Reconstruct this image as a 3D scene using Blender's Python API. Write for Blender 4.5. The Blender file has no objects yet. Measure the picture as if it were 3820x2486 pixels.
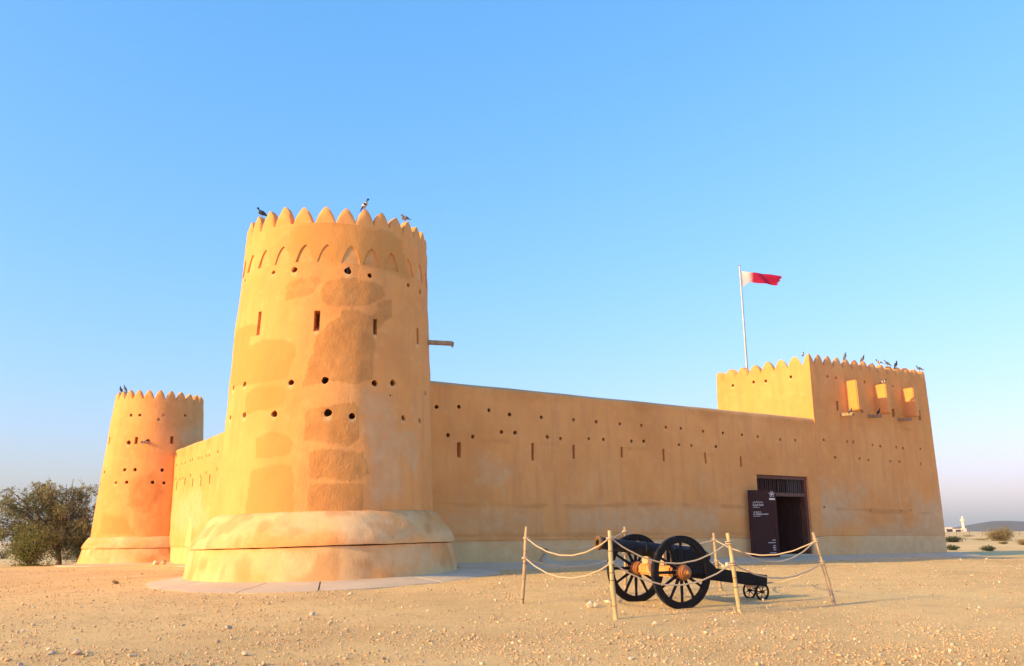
import bpy, bmesh, random
import numpy as np
from math import *
from mathutils import Vector, Matrix, Quaternion

random.seed(7); RNG = np.random.default_rng(7)
SC = bpy.context.scene; COL = SC.collection

# ------------------------------------------------------------------ camera
FPX, TH, ROLL, EYE = 3240.0, radians(13.12), radians(0.2), 1.6      # focal length in photo pixels, pitch, roll, eye height
PCX, PCY, PW = 1910.0, 1243.0, 3820.0
cam = bpy.data.objects.new('camera', bpy.data.cameras.new('camera')); COL.objects.link(cam)
cam.data.sensor_width = 36.0; cam.data.lens = FPX / PW * 36.0
cam.data.clip_start = 0.1; cam.data.clip_end = 20000
cam.matrix_world = Matrix.Translation((0, 0, EYE)) @ Matrix.Rotation(radians(90) + TH, 4, 'X') @ Matrix.Rotation(-ROLL, 4, 'Z')
SC.camera = cam

# ------------------------------------------------------------------ sky, sun, exposure
SUN_AZ, SUN_EL = 60.5, 19.5          # direction the light travels to (degrees from +Y to +X), height of the sun
wd = bpy.data.worlds.new('World'); SC.world = wd; wd.use_nodes = True
wn = wd.node_tree; bg = wn.nodes['Background']
sky = wn.nodes.new('ShaderNodeTexSky'); sky.sky_type = 'NISHITA'; sky.sun_disc = False
sky.sun_elevation = radians(SUN_EL); sky.sun_rotation = radians(SUN_AZ + 180)
sky.air_density = 1.6; sky.dust_density = 1.5; sky.ozone_density = 8.5; sky.altitude = 0
# even grade of the whole sky: softer green and blue range, as the phone camera renders it
def _m(op, x, y):
    q = wn.nodes.new('ShaderNodeMath'); q.operation = op; wn.links.new(x, q.inputs[0]); q.inputs[1].default_value = y; return q.outputs[0]
sp_ = wn.nodes.new('ShaderNodeSeparateColor'); cb_ = wn.nodes.new('ShaderNodeCombineColor'); wn.links.new(sky.outputs[0], sp_.inputs[0])
S_ = 0.41; SKY_STR = 0.132
for k_, (g_, p_) in enumerate([(1.0, 1.10), (0.77, 0.70), (0.92, 0.75)]):
    wn.links.new(_m('MULTIPLY', _m('POWER', _m('MULTIPLY', sp_.outputs[k_], S_), p_), g_ / S_), cb_.inputs[k_])
wn.links.new(cb_.outputs[0], bg.inputs[0]); bg.inputs[1].default_value = SKY_STR
sun = bpy.data.objects.new('sun', bpy.data.lights.new('sun', 'SUN')); COL.objects.link(sun)
sun.data.energy = 2.0; sun.data.angle = radians(0.55); sun.data.color = (1.0, 0.68, 0.15)
_L = Vector((sin(radians(SUN_AZ)) * cos(radians(SUN_EL)), cos(radians(SUN_AZ)) * cos(radians(SUN_EL)), -sin(radians(SUN_EL))))
sun.rotation_euler = _L.to_track_quat('-Z', 'Y').to_euler()
SC.view_settings.view_transform = 'Standard'; SC.view_settings.look = 'None'
SC.view_settings.exposure = 1.68; SC.view_settings.gamma = 1.0
SC.view_settings.use_curve_mapping = False

# ------------------------------------------------------------------ pixels of the photograph to directions
_fw = np.array([0, cos(TH), sin(TH)]); _rt = np.array([1.0, 0, 0]); _up = np.array([0, -sin(TH), cos(TH)])
def ray(x, y):
    a = (x - PCX) / FPX; b = -(y - PCY) / FPX; c, s = cos(ROLL), sin(ROLL)
    d = _fw + (c * a + s * b) * _rt + (-s * a + c * b) * _up
    return d / np.linalg.norm(d)
def depth(p):
    return float((np.array(p) - np.array([0, 0, EYE])) @ _fw)
def on_plane(x, y, P, d):
    """pixel onto the vertical plane through plan point P along plan direction d -> (t along d, z)"""
    r = ray(x, y); t, s = np.linalg.solve(np.array([[d[0], -r[0]], [d[1], -r[1]]]), -np.array(P, float))
    return float(t), float(EYE + s * r[2])

# plan of the fort
_az = radians(-11.85); C1 = 27.5 * np.array([sin(_az), cos(_az)])
U = np.array([sin(radians(58)), cos(radians(58))])      # along the front wall
V = np.array([-U[1], U[0]])                              # back along the left wall
N = -V                                                    # out of the front wall
C2 = C1 + 25.9 * V - 0.58 * U
def W(t, d, z):
    """front wall frame: t along the wall, d outwards"""
    p = C1 + t * U + d * N; return (p[0], p[1], z)

# ------------------------------------------------------------------ noise and terrain
def vn(x, y, z, seed=0):
    x = np.asarray(x, float); y = np.asarray(y, float); z = np.asarray(z, float)
    xi, yi, zi = np.floor(x).astype(np.int64), np.floor(y).astype(np.int64), np.floor(z).astype(np.int64)
    fx, fy, fz = x - xi, y - yi, z - zi
    fx, fy, fz = [f * f * (3 - 2 * f) for f in (fx, fy, fz)]
    def h(i, j, k):
        n = (i * 374761393 + j * 668265263 + k * 2147483647 + seed * 1274126177) & 0x7fffffff
        n = ((n ^ (n >> 13)) * 1274126177) & 0x7fffffff
        return ((n ^ (n >> 16)) & 0xffff) / 32767.5 - 1.0
    r = 0
    for a in (0, 1):
        for b in (0, 1):
            for c in (0, 1):
                r = r + h(xi + a, yi + b, zi + c) * (fx if a else 1 - fx) * (fy if b else 1 - fy) * (fz if c else 1 - fz)
    return r
def sstep(a, b, x):
    t = np.clip((np.asarray(x, float) - a) / (b - a), 0, 1); return t * t * (3 - 2 * t)
def terr(x, y, rough=True):
    x = np.asarray(x, float); y = np.asarray(y, float)
    a = 0.028 * (np.clip(y, -5, 200) - 8); k = 0.05
    z = -k * np.logaddexp(-a / k, -0.55 / k)
    z = z - 0.019 * np.logaddexp(0, np.clip(-(x + 2), -40, 38))
    az = np.degrees(np.arctan2(x, np.maximum(y, 1e-3)))
    z = z + sstep(8, 22, az) * 0.0042 * np.clip(y - 150, 0, 900) - sstep(-10, -21, az) * 0.0125 * np.clip(y - 56, 0, 1500)
    if rough:
        f = sstep(400, 60, np.hypot(x, y))
        z = z + f * (0.030 * vn(x / 3.1, y / 3.1, 0, 3) + 0.014 * vn(x / .9, y / .9, 0, 5))
    return z
def ground_px(x, y):
    d = ray(x, y); z = 0.3; p = None
    for _ in range(70):
        s = (z - EYE) / d[2]; p = np.array([0, 0, EYE]) + s * d
        z = 0.5 * z + 0.5 * float(terr(p[0], p[1]))
    return np.array([p[0], p[1], float(terr(p[0], p[1]))])

# ------------------------------------------------------------------ mesh helpers
class MB:
    def __init__(s): s.v = []; s.f = []; s.m = []
    def add(s, vs, fs, mi=0):
        o = len(s.v); s.v += [tuple(map(float, p)) for p in vs]; s.f += [tuple(i + o for i in f) for f in fs]; s.m += [mi] * len(fs)
    def box(s, c, ax, ay, az, mi=0):
        c, ax, ay, az = [np.array(q, float) for q in (c, ax, ay, az)]
        vs = [c + i * ax + j * ay + k * az for k in (-1, 1) for j in (-1, 1) for i in (-1, 1)]
        fs = [(0, 2, 3, 1), (4, 5, 7, 6), (0, 1, 5, 4), (2, 6, 7, 3), (0, 4, 6, 2), (1, 3, 7, 5)]
        if np.dot(np.cross(ax, ay), az) < 0: fs = [f[::-1] for f in fs]
        s.add(vs, fs, mi)
    def bevel_box(s, c, ax, ay, az, b=0.01, mi=0):
        c, ax, ay, az = [np.array(q, float) for q in (c, ax, ay, az)]
        la, lb, lc = [np.linalg.norm(q) for q in (ax, ay, az)]
        bm = bmesh.new(); bmesh.ops.create_cube(bm, size=2)
        for v in bm.verts: v.co = Vector((v.co.x * la, v.co.y * lb, v.co.z * lc))
        bmesh.ops.bevel(bm, geom=bm.edges[:], offset=min(b, la * .45, lb * .45, lc * .45), segments=2, affect='EDGES')
        ua, ub, uc = ax / la, ay / lb, az / lc
        flip = np.dot(np.cross(ua, ub), uc) < 0
        bm.verts.index_update()
        s.add([c + v.co.x * ua + v.co.y * ub + v.co.z * uc for v in bm.verts], [[v.index for v in (list(f.verts)[::-1] if flip else list(f.verts))] for f in bm.faces], mi)
        bm.free()
    def tube(s, pts, rad, seg=8, caps=True, mi=0, up=None):
        pts = [np.array(p, float) for p in pts]; n = len(pts)
        rad = [rad] * n if np.isscalar(rad) else rad
        T = [pts[min(i + 1, n - 1)] - pts[max(i - 1, 0)] for i in range(n)]
        T = [t / max(np.linalg.norm(t), 1e-9) for t in T]
        a = np.array([0, 0, 1.0]) if abs(T[0][2]) < .9 else np.array([1.0, 0, 0])
        if up is not None: a = np.array(up, float)
        vs = []
        nx = np.cross(T[0], a); nx /= np.linalg.norm(nx)
        for i in range(n):
            nx = nx - T[i] * np.dot(nx, T[i]); nx /= np.linalg.norm(nx); ny = np.cross(T[i], nx)
            for k in range(seg):
                q = 2 * pi * k / seg; vs.append(pts[i] + rad[i] * (cos(q) * nx + sin(q) * ny))
        fs = [(i * seg + k, i * seg + (k + 1) % seg, (i + 1) * seg + (k + 1) % seg, (i + 1) * seg + k) for i in range(n - 1) for k in range(seg)]
        if caps: fs += [tuple(range(seg))[::-1], tuple((n - 1) * seg + k for k in range(seg))]
        s.add(vs, fs, mi)
    def lathe(s, prof, o, ax, e1, e2, seg=32, closed=False, mi=0):
        """prof: list of (axial, radius)"""
        o, ax, e1, e2 = [np.array(q, float) for q in (o, ax, e1, e2)]
        vs = [o + a * ax + r * (cos(2 * pi * k / seg) * e1 + sin(2 * pi * k / seg) * e2) for a, r in prof for k in range(seg)]
        n = len(prof); rows = n if closed else n - 1
        flip = np.dot(np.cross(e1, e2), ax) > 0
        fs = []
        for i in range(rows):
            j = (i + 1) % n
            for k in range(seg):
                q = (i * seg + k, i * seg + (k + 1) % seg, j * seg + (k + 1) % seg, j * seg + k)
                fs.append(q if flip else q[::-1])
        s.add(vs, fs, mi)
    def build(s, name, mats, parent=None, smooth=35, org=None, loc=None):
        v = np.array(s.v)
        if org is None: org = np.array([(v[:, 0].min() + v[:, 0].max()) / 2, (v[:, 1].min() + v[:, 1].max()) / 2, v[:, 2].min()])
        org = np.array(org, float)
        me = bpy.data.meshes.new(name); me.from_pydata((v - org).tolist(), [], s.f)
        mats = mats if isinstance(mats, (list, tuple)) else [mats]
        for m in mats: me.materials.append(m)
        if len(mats) > 1: me.polygons.foreach_set('material_index', s.m)
        finish(me, smooth)
        return link(name, me, org, parent)
def finish(me, smooth):
    me.validate(); me.update()
    if smooth:
        me.polygons.foreach_set('use_smooth', [True] * len(me.polygons)); me.set_sharp_from_angle(angle=radians(smooth))
def link(name, me, org, parent=None):
    o = bpy.data.objects.new(name, me); COL.objects.link(o)
    if parent is not None:
        o.parent = parent; o.location = Vector(org) - Vector(parent['_org'])
        o['_org'] = list(map(float, org))
    else:
        o.location = Vector(org); o['_org'] = list(map(float, org))
    return o
def tag(o, label=None, cat=None, group=None, kind=None):
    if label: o['label'] = label
    if cat: o['category'] = cat
    if group: o['group'] = group
    if kind: o['kind'] = kind
    return o
def thing(name, loc, label, cat, group=None):
    o = bpy.data.objects.new(name, None); COL.objects.link(o); o.location = Vector(loc); o['_org'] = list(map(float, loc)); o.empty_display_size = .2
    return tag(o, label, cat, group)
def copy_tree(o, parent=None):
    c = o.copy(); COL.objects.link(c); c.parent = parent
    for ch in list(o.children): copy_tree(ch, c)
    return c
def cut(o, cutter):
    """cut real openings into a solid"""
    c = cutter.build('cutter', [], None, smooth=0, org=(0, 0, 0))
    m = o.modifiers.new('cut', 'BOOLEAN'); m.operation = 'DIFFERENCE'; m.solver = 'EXACT'; m.object = c
    bpy.context.view_layer.update()
    dg = bpy.context.evaluated_depsgraph_get(); me = bpy.data.meshes.new_from_object(o.evaluated_get(dg))
    old = o.data; o.modifiers.clear(); o.data = me; bpy.data.meshes.remove(old)
    cm = c.data; bpy.data.objects.remove(c); bpy.data.meshes.remove(cm)
def verts_world(o):
    me = o.data; a = np.empty(len(me.vertices) * 3); me.vertices.foreach_get('co', a)
    return a.reshape(-1, 3) + np.array(o['_org'])
def set_attr(o, name, val):
    at = o.data.attributes.new(name, 'FLOAT', 'POINT'); at.data.foreach_set('value', np.asarray(val, np.float32))

# ------------------------------------------------------------------ materials
class NT:
    def __init__(s, name):
        s.m = bpy.data.materials.new(name); s.m.use_nodes = True; s.t = s.m.node_tree; s.n = s.t.nodes; s.b = s.n['Principled BSDF']
        s.b.inputs['Roughness'].default_value = .85; s.b.inputs['Specular IOR Level'].default_value = .25
    def new(s, t, **kw):
        q = s.n.new(t)
        for k, v in kw.items(): setattr(q, k, v)
        return q
    def l(s, a, b): s.t.links.new(a, b)
    def pos(s, sc=(1, 1, 1), obj=False):
        g = s.new('ShaderNodeTexCoord').outputs['Object'] if obj else s.new('ShaderNodeNewGeometry').outputs['Position']
        if sc == (1, 1, 1): return g
        mp = s.new('ShaderNodeMapping'); mp.inputs['Scale'].default_value = sc; s.l(g, mp.inputs['Vector']); return mp.outputs[0]
    def noise(s, scale, detail=4, rough=.55, vec=None, dist=0):
        q = s.new('ShaderNodeTexNoise'); q.inputs['Scale'].default_value = scale; q.inputs['Detail'].default_value = detail
        q.inputs['Roughness'].default_value = rough; q.inputs['Distortion'].default_value = dist
        s.l(vec if vec is not None else s.pos(), q.inputs['Vector']); return q.outputs['Fac']
    def attr(s, name):
        q = s.new('ShaderNodeAttribute'); q.attribute_name = name; return q.outputs['Fac']
    def ramp(s, fac, stops):
        q = s.new('ShaderNodeValToRGB'); e = q.color_ramp.elements
        for i, (p, c) in enumerate(stops):
            if i > 1: e.new(p)
            e[i].position = p; e[i].color = (*c, 1) if len(c) == 3 else c
        s.l(fac, q.inputs[0]); return q.outputs[0]
    def mix(s, fac, a, b, mode='MIX'):
        q = s.new('ShaderNodeMix', data_type='RGBA', blend_type=mode)
        for i, x in ((0, fac), (6, a), (7, b)):
            if isinstance(x, (int, float)): q.inputs[i].default_value = x
            elif isinstance(x, tuple): q.inputs[i].default_value = (*x, 1)
            else: s.l(x, q.inputs[i])
        return q.outputs[2]
    def math(s, op, a, b=0.0, c=None, clamp=False):
        q = s.new('ShaderNodeMath', operation=op, use_clamp=clamp)
        for i, x in enumerate((a, b) if c is None else (a, b, c)):
            if isinstance(x, (int, float)): q.inputs[i].default_value = x
            else: s.l(x, q.inputs[i])
        return q.outputs[0]
    def step(s, x, a, b):
        q = s.new('ShaderNodeMapRange', interpolation_type='SMOOTHSTEP'); q.inputs[1].default_value = a; q.inputs[2].default_value = b
        s.l(x, q.inputs[0]); return q.outputs[0]
    def bump(s, h, strength=.4, dist=.02, prev=None):
        q = s.new('ShaderNodeBump'); q.inputs['Strength'].default_value = strength; q.inputs['Distance'].default_value = dist
        s.l(h, q.inputs['Height'])
        if prev is not None: s.l(prev, q.inputs['Normal'])
        return q.outputs[0]
    def out(s, col=None, nrm=None, rough=None, **kw):
        if col is not None:
            if isinstance(col, tuple): s.b.inputs['Base Color'].default_value = (*col, 1)
            else: s.l(col, s.b.inputs['Base Color'])
        if nrm is not None: s.l(nrm, s.b.inputs['Normal'])
        if rough is not None:
            if isinstance(rough, (int, float)): s.b.inputs['Roughness'].default_value = rough
            else: s.l(rough, s.b.inputs['Roughness'])
        for k, v in kw.items(): s.b.inputs[k].default_value = v
        return s.m

def mat_plaster():
    t = NT('mud_plaster')
    n1 = t.noise(.45, 5, .6); n2 = t.noise(2.6, 6, .6); n3 = t.noise(5.5, 4, .6, dist=.6)
    st = t.noise(1.0, 5, .6, vec=t.pos((2.6, 2.6, .28)))
    c = t.ramp(n1, [(.30, (0.707, 0.313, 0.097)), (.5, (0.802, 0.367, 0.118)), (.72, (0.831, 0.416, 0.146))])
    c = t.mix(t.step(st, .46, .72), c, (0.707, 0.329, 0.120))
    c = t.mix(t.math('MULTIPLY', t.step(n2, .5, .75), .45), c, (0.831, 0.464, 0.178))
    edge = t.math('MULTIPLY_ADD', t.math('SUBTRACT', n3, .5), .55, t.math('MULTIPLY_ADD', t.math('SUBTRACT', n2, .5), .35, 0.0))
    def mask(name, w=.06): return t.step(t.math('ADD', t.attr(name), edge), .5 - w, .5 + w)
    weak = mask('weak', .14); c = t.mix(t.math('MULTIPLY', weak, .75), c, (0.601, 0.286, 0.081))
    strong = mask('patch', .14)
    c = t.mix(t.math('MULTIPLY', strong, .72), c, t.ramp(n2, [(.3, (0.472, 0.220, 0.070)), (.7, (0.605, 0.293, 0.091))]))
    grey = mask('grey', .3); c = t.mix(t.math('MULTIPLY', grey, .75), c, t.ramp(n2, [(.3, (0.614, 0.395, 0.204)), (.7, (0.707, 0.490, 0.275))]))
    pale = t.step(t.math('ADD', t.attr('pale'), t.math('MULTIPLY', edge, .8)), .25, .85)
    c = t.mix(t.math('MULTIPLY', pale, .8), c, t.ramp(n2, [(.3, (.73, .480, .225)), (.7, (.80, .565, .290))]))
    cap = t.step(t.math('ADD', t.attr('cap'), edge), .35, .65); c = t.mix(t.math('MULTIPLY', cap, .85), c, (0.583, 0.401, 0.210))
    damp = t.step(t.math('ADD', t.attr('damp'), t.math('MULTIPLY', edge, .6)), .35, .65); c = t.mix(t.math('MULTIPLY', damp, .5), c, (0.561, 0.241, 0.073))
    tr = t.noise(9, 5, .65, dist=1.2); fine = t.noise(55, 3, .6)
    tv = t.noise(3.6, 6, .62, vec=t.pos((1.3, 1.3, 1.0)), dist=1.6)
    b1 = t.bump(fine, .32, .014)
    b2 = t.bump(t.math('MULTIPLY', tr, t.math('MULTIPLY_ADD', strong, .35, .45)), .42, .035, b1)
    b3 = t.bump(t.math('MULTIPLY', tv, t.math('MULTIPLY_ADD', strong, .35, .60)), .45, .045, b2)
    return t.out(c, b3, .92, **{'Specular IOR Level': .15})
def mat_ground():
    t = NT('desert_ground')
    n1 = t.noise(.16, 5, .6); n2 = t.noise(1.7, 6, .65); n3 = t.noise(14, 5, .7); n4 = t.noise(60, 3, .6)
    c = t.ramp(n1, [(.34, (0.67, 0.445, 0.19)), (.55, (0.863, 0.598, 0.261)), (.75, (0.880, 0.645, 0.292))])
    c = t.mix(t.math('MULTIPLY', t.step(n2, .45, .75), .65), c, (0.64, 0.43, 0.195))
    c = t.mix(t.math('MULTIPLY', t.step(n3, .5, .72), .55), c, (0.880, 0.718, 0.356))
    c = t.mix(t.math('MULTIPLY', t.step(n4, .55, .75), .35), c, (0.582, 0.395, 0.183))
    c = t.mix(t.math('MULTIPLY', t.attr('scrub'), .8), c, t.ramp(n2, [(.35, (0.754, 0.550, 0.244)), (.6, (0.511, 0.407, 0.174))]))
    b = t.bump(n3, .85, .07); b = t.bump(n4, .7, .025, b)
    return t.out(c, b, .95, **{'Specular IOR Level': .1})
def mat_stone(name, a, b, sc=8):
    t = NT(name); n = t.noise(sc, 5, .6); tn = t.attr('tint')
    c = t.mix(t.step(n, .3, .7), a, b)
    c = t.mix(1.0, c, t.ramp(tn, [(0, (1, 1, 1)), (1, (1, 1, 1))]), 'MULTIPLY')
    return t.out(c, t.bump(t.noise(sc * 6, 4), .4, .01), .9)
def mat_gravel():
    t = NT('gravel_stones'); tn = t.attr('tint')
    c = t.ramp(tn, [(0, (0.389, 0.255, 0.144)), (.35, (0.594, 0.402, 0.216)), (.75, (0.734, 0.539, 0.320)), (1, (0.860, 0.725, 0.480))])
    return t.out(c, t.bump(t.noise(70, 3), .3, .005), .9)
def mat_concrete():
    t = NT('concrete'); n = t.noise(.9, 5, .6); m = t.noise(7, 5, .65)
    c = t.ramp(n, [(.3, (.54, .42, .275)), (.7, (.66, .53, .36))]); c = t.mix(t.math('MULTIPLY', t.step(m, .52, .75), .5), c, (.40, .30, .205))
    return t.out(c, t.bump(t.noise(26, 5), .4, .012), .9)
def mat_wood(name, a, b, sc=18, rough=.6, obj=True, stretch=(1, 1, .12), spec=.3):
    t = NT(name); n = t.noise(sc, 5, .65, vec=t.pos(stretch, obj), dist=.4); m = t.noise(2.5, 3, vec=t.pos(obj=obj))
    c = t.mix(t.step(n, .35, .68), a, b); c = t.mix(t.math('MULTIPLY', t.step(m, .5, .8), .4), c, tuple(x * .62 for x in a))
    return t.out(c, t.bump(n, .35, .006), rough, **{'Specular IOR Level': spec})
def mat_paint(name, c0, c1, rough=.38, chip=None, amount=.66):
    t = NT(name); n = t.noise(7, 5, .65); m = t.noise(30, 4, .6)
    c = t.mix(t.step(n, .45, .72), c0, c1)
    if chip is not None: c = t.mix(t.step(m, amount, amount + .04), c, chip)
    r = t.math('MULTIPLY_ADD', n, .35, rough - .12)
    return t.out(c, t.bump(m, .15, .004), r, **{'Specular IOR Level': .22})
def mat_plain(name, c, rough=.6, spec=.3, metal=0, var=.15, sc=12):
    t = NT(name); n = t.noise(sc, 4, .6, vec=t.pos(obj=True))
    return t.out(t.mix(t.step(n, .3, .7), tuple(x * (1 - var) for x in c), tuple(min(1, x * (1 + var)) for x in c)), None, rough, **{'Specular IOR Level': spec, 'Metallic': metal})
def mat_leaf(name, stops, trans=.3):
    t = NT(name); c = t.ramp(t.attr('tint'), stops)
    m = t.out(c, None, .65, **{'Specular IOR Level': .2})
    tr = t.new('ShaderNodeBsdfTranslucent'); t.l(c, tr.inputs[0]); ms = t.new('ShaderNodeMixShader'); ms.inputs[0].default_value = trans
    t.l(t.b.outputs[0], ms.inputs[1]); t.l(tr.outputs[0], ms.inputs[2]); t.l(ms.outputs[0], t.n['Material Output'].inputs[0]); return m
def mat_rope():
    t = NT('rope_fibre'); w = t.new('ShaderNodeTexWave', wave_type='BANDS'); w.inputs['Scale'].default_value = 26; w.inputs['Distortion'].default_value = 2
    t.l(t.pos((1, 1, 1.6)), w.inputs['Vector'])
    c = t.mix(w.outputs['Fac'], (.42, .33, .23), (.60, .50, .36)); return t.out(c, t.bump(w.outputs['Fac'], .5, .006), .9)
def mat_flag():
    t = NT('flag_cloth'); uv = t.new('ShaderNodeUVMap'); sp = t.new('ShaderNodeSeparateXYZ'); t.l(uv.outputs[0], sp.inputs[0])
    tri = t.math('PINGPONG', t.math('MULTIPLY', sp.outputs[1], 9.0), .5)
    edge = t.math('SUBTRACT', sp.outputs[0], t.math('MULTIPLY_ADD', tri, .30, .17))
    c = t.mix(t.step(edge, -.006, .006), (.84, .80, .74), (.46, .015, .065))
    m = t.out(c, None, .8); tr = t.new('ShaderNodeBsdfTranslucent'); t.l(c, tr.inputs[0]); ms = t.new('ShaderNodeMixShader'); ms.inputs[0].default_value = .35
    t.l(t.b.outputs[0], ms.inputs[1]); t.l(tr.outputs[0], ms.inputs[2]); t.l(ms.outputs[0], t.n['Material Output'].inputs[0]); return m
PLASTER = mat_plaster(); GROUND = mat_ground(); GRAVEL = mat_gravel(); CONC = mat_concrete()
STONE = mat_stone('limestone', (.52, .42, .30), (.72, .62, .47)); STONE_W = mat_stone('white_limestone', (.62, .52, .38), (.76, .67, .52)); STONE_D = mat_stone('brown_stone', (.36, .27, .19), (.52, .40, .28))
SPOUTW = mat_wood('weathered_timber', (.30, .22, .14), (.46, .36, .24), 14)
DOORW = mat_wood('dark_red_timber', (.038, .014, .012), (.060, .023, .018), 9, .55, spec=.15)
FRAMEW = mat_wood('red_brown_timber', (.115, .048, .032), (.17, .075, .05), 10, .5)
SLATW = mat_wood('old_grey_boards', (.045, .036, .030), (.08, .066, .054), 12)
BAMBOO = mat_wood('bare_pole_wood', (.46, .33, .155), (.66, .51, .27), 16, .6)
BAMBOO_G = mat_wood('weathered_pole_wood', (.34, .255, .15), (.52, .41, .25), 16, .7)
NODE = mat_plain('pole_knot', (.16, .105, .06), .8)
BLACK = mat_paint('black_paint', (.005, .005, .006), (.011, .011, .012), .55)
BLACKCHIP = mat_paint('chipped_black_paint', (.005, .005, .006), (.016, .011, .010), .55, (.42, .34, .24), .70)
IRON = mat_paint('black_iron', (.008, .009, .012), (.030, .034, .045), .6, None)
RUST = mat_paint('rusty_iron', (.11, .068, .038), (.20, .125, .065), .8)
HUBW = mat_wood('varnished_wood', (.24, .090, .028), (.36, .150, .050), 10, .42, spec=.4)
BEAMW = mat_wood('oiled_yellow_wood', (.50, .245, .07), (.64, .37, .14), 9, .5)
RAWW = mat_wood('raw_pale_wood', (.50, .35, .17), (.66, .49, .28), 12, .7)
ROPE = mat_rope()
STEEL = mat_plain('pole_metal', (.46, .44, .40), .45, .4, .5)
WHITE_P = mat_plain('white_print', (.74, .70, .66), .6); GREY_P = mat_plain('grey_board', (.46, .45, .45), .6)
DARKR = mat_plain('painted_shade_wash', (.07, .05, .04), .9)  # darker than real lime wash: the passage shade is put into the colour
BARK = mat_wood('bark', (.13, .095, .065), (.24, .18, .12), 10, .9)
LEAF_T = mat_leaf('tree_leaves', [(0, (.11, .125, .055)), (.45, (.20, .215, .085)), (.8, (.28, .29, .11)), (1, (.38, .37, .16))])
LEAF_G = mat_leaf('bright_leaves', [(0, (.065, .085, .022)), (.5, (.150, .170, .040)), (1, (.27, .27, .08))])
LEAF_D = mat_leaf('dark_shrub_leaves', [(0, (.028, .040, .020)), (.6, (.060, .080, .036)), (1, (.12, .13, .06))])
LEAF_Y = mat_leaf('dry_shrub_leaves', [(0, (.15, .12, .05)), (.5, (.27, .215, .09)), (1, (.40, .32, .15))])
BUILDW = mat_plain('cream_render', (.80, .66, .56), .9, .1, var=.06); ROOFD = mat_plain('dim_opening', (.09, .08, .075), .7)

# ------------------------------------------------------------------ ground
def make_ground():
    rad = np.concatenate([[0.0], np.geomspace(.6, 8, 10), np.linspace(8.5, 60, 150), np.geomspace(61, 6000, 70)])
    na = 420; ang = np.linspace(0, 2 * pi, na, endpoint=False)
    vs = [(0, 0)]; 
    R, A = np.meshgrid(rad[1:], ang, indexing='ij'); x = (R * np.sin(A)).ravel(); y = (R * np.cos(A)).ravel()
    x = np.concatenate([[0], x]); y = np.concatenate([[0], y]); z = terr(x, y)
    v = np.stack([x, y, z], 1); nr = len(rad) - 1; f = [(0, 1 + (k + 1) % na, 1 + k) for k in range(na)]
    for i in range(nr - 1):
        a = 1 + i * na; b = a + na
        f += [(a + k, a + (k + 1) % na, b + (k + 1) % na, b + k) for k in range(na)]
    me = bpy.data.meshes.new('ground'); me.from_pydata(v.tolist(), [], f); me.materials.append(GROUND); finish(me, 180)
    o = link('ground', me, (0, 0, 0)); tag(o, 'pale stony desert ground rising gently towards the fort', 'ground', kind='structure')
    r = np.hypot(x, y); set_attr(o, 'scrub', sstep(85, 130, r) * sstep(-.1, .45, vn(x / 14, y / 6, 0, 11) + .3 * vn(x / 4, y / 3, 0, 12)))
make_ground()
# ------------------------------------------------------------------ polygon distance for plaster patches
def poly_field(px, py, poly, soft=.25):
    """about 1 inside, 0 outside, 0.5 on the outline; soft metres wide"""
    poly = np.array(poly); n = len(poly); d = np.full(px.shape, 1e9); ins = np.zeros(px.shape, bool)
    for i in range(n):
        a = poly[i]; b = poly[(i + 1) % n]; ab = b - a
        t = np.clip(((px - a[0]) * ab[0] + (py - a[1]) * ab[1]) / max(ab @ ab, 1e-9), 0, 1)
        d = np.minimum(d, np.hypot(px - a[0] - t * ab[0], py - a[1] - t * ab[1]))
        c = ((a[1] > py) != (b[1] > py)); q = (b[0] - a[0]) * (py - a[1]) / np.where(b[1] - a[1] == 0, 1e-9, b[1] - a[1]) + a[0]
        ins ^= c & (px < q)
    return np.clip(.5 + np.where(ins, d, -d) / soft, 0, 1)

# ------------------------------------------------------------------ round towers
class Round:
    def __init__(s, C, Rf): s.C = C; s.R = Rf; s.base = atan2(-C[1], -C[0])
    def px(s, x, y):
        d = ray(x, y); R = 3.0; z = 5
        for _ in range(30):
            A = d[0] ** 2 + d[1] ** 2; B = -2 * (d[0] * s.C[0] + d[1] * s.C[1]); Q = s.C @ s.C - R * R
            k = (-B - max(B * B - 4 * A * Q, 0) ** .5) / 2 / A; z = EYE + k * d[2]; R = s.R(z)
        p = d * k; a = atan2(p[1] - s.C[1], p[0] - s.C[0]) - s.base
        return (a + pi) % (2 * pi) - pi, z
    def pt(s, a, z, dr=0.0):
        w = s.base + a; r = s.R(z) + dr; return np.array([s.C[0] + r * cos(w), s.C[1] + r * sin(w), z])
    def nrm(s, a): return np.array([cos(s.base + a), sin(s.base + a), 0.0])
    def tan(s, a): return np.array([-sin(s.base + a), cos(s.base + a), 0.0])

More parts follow.
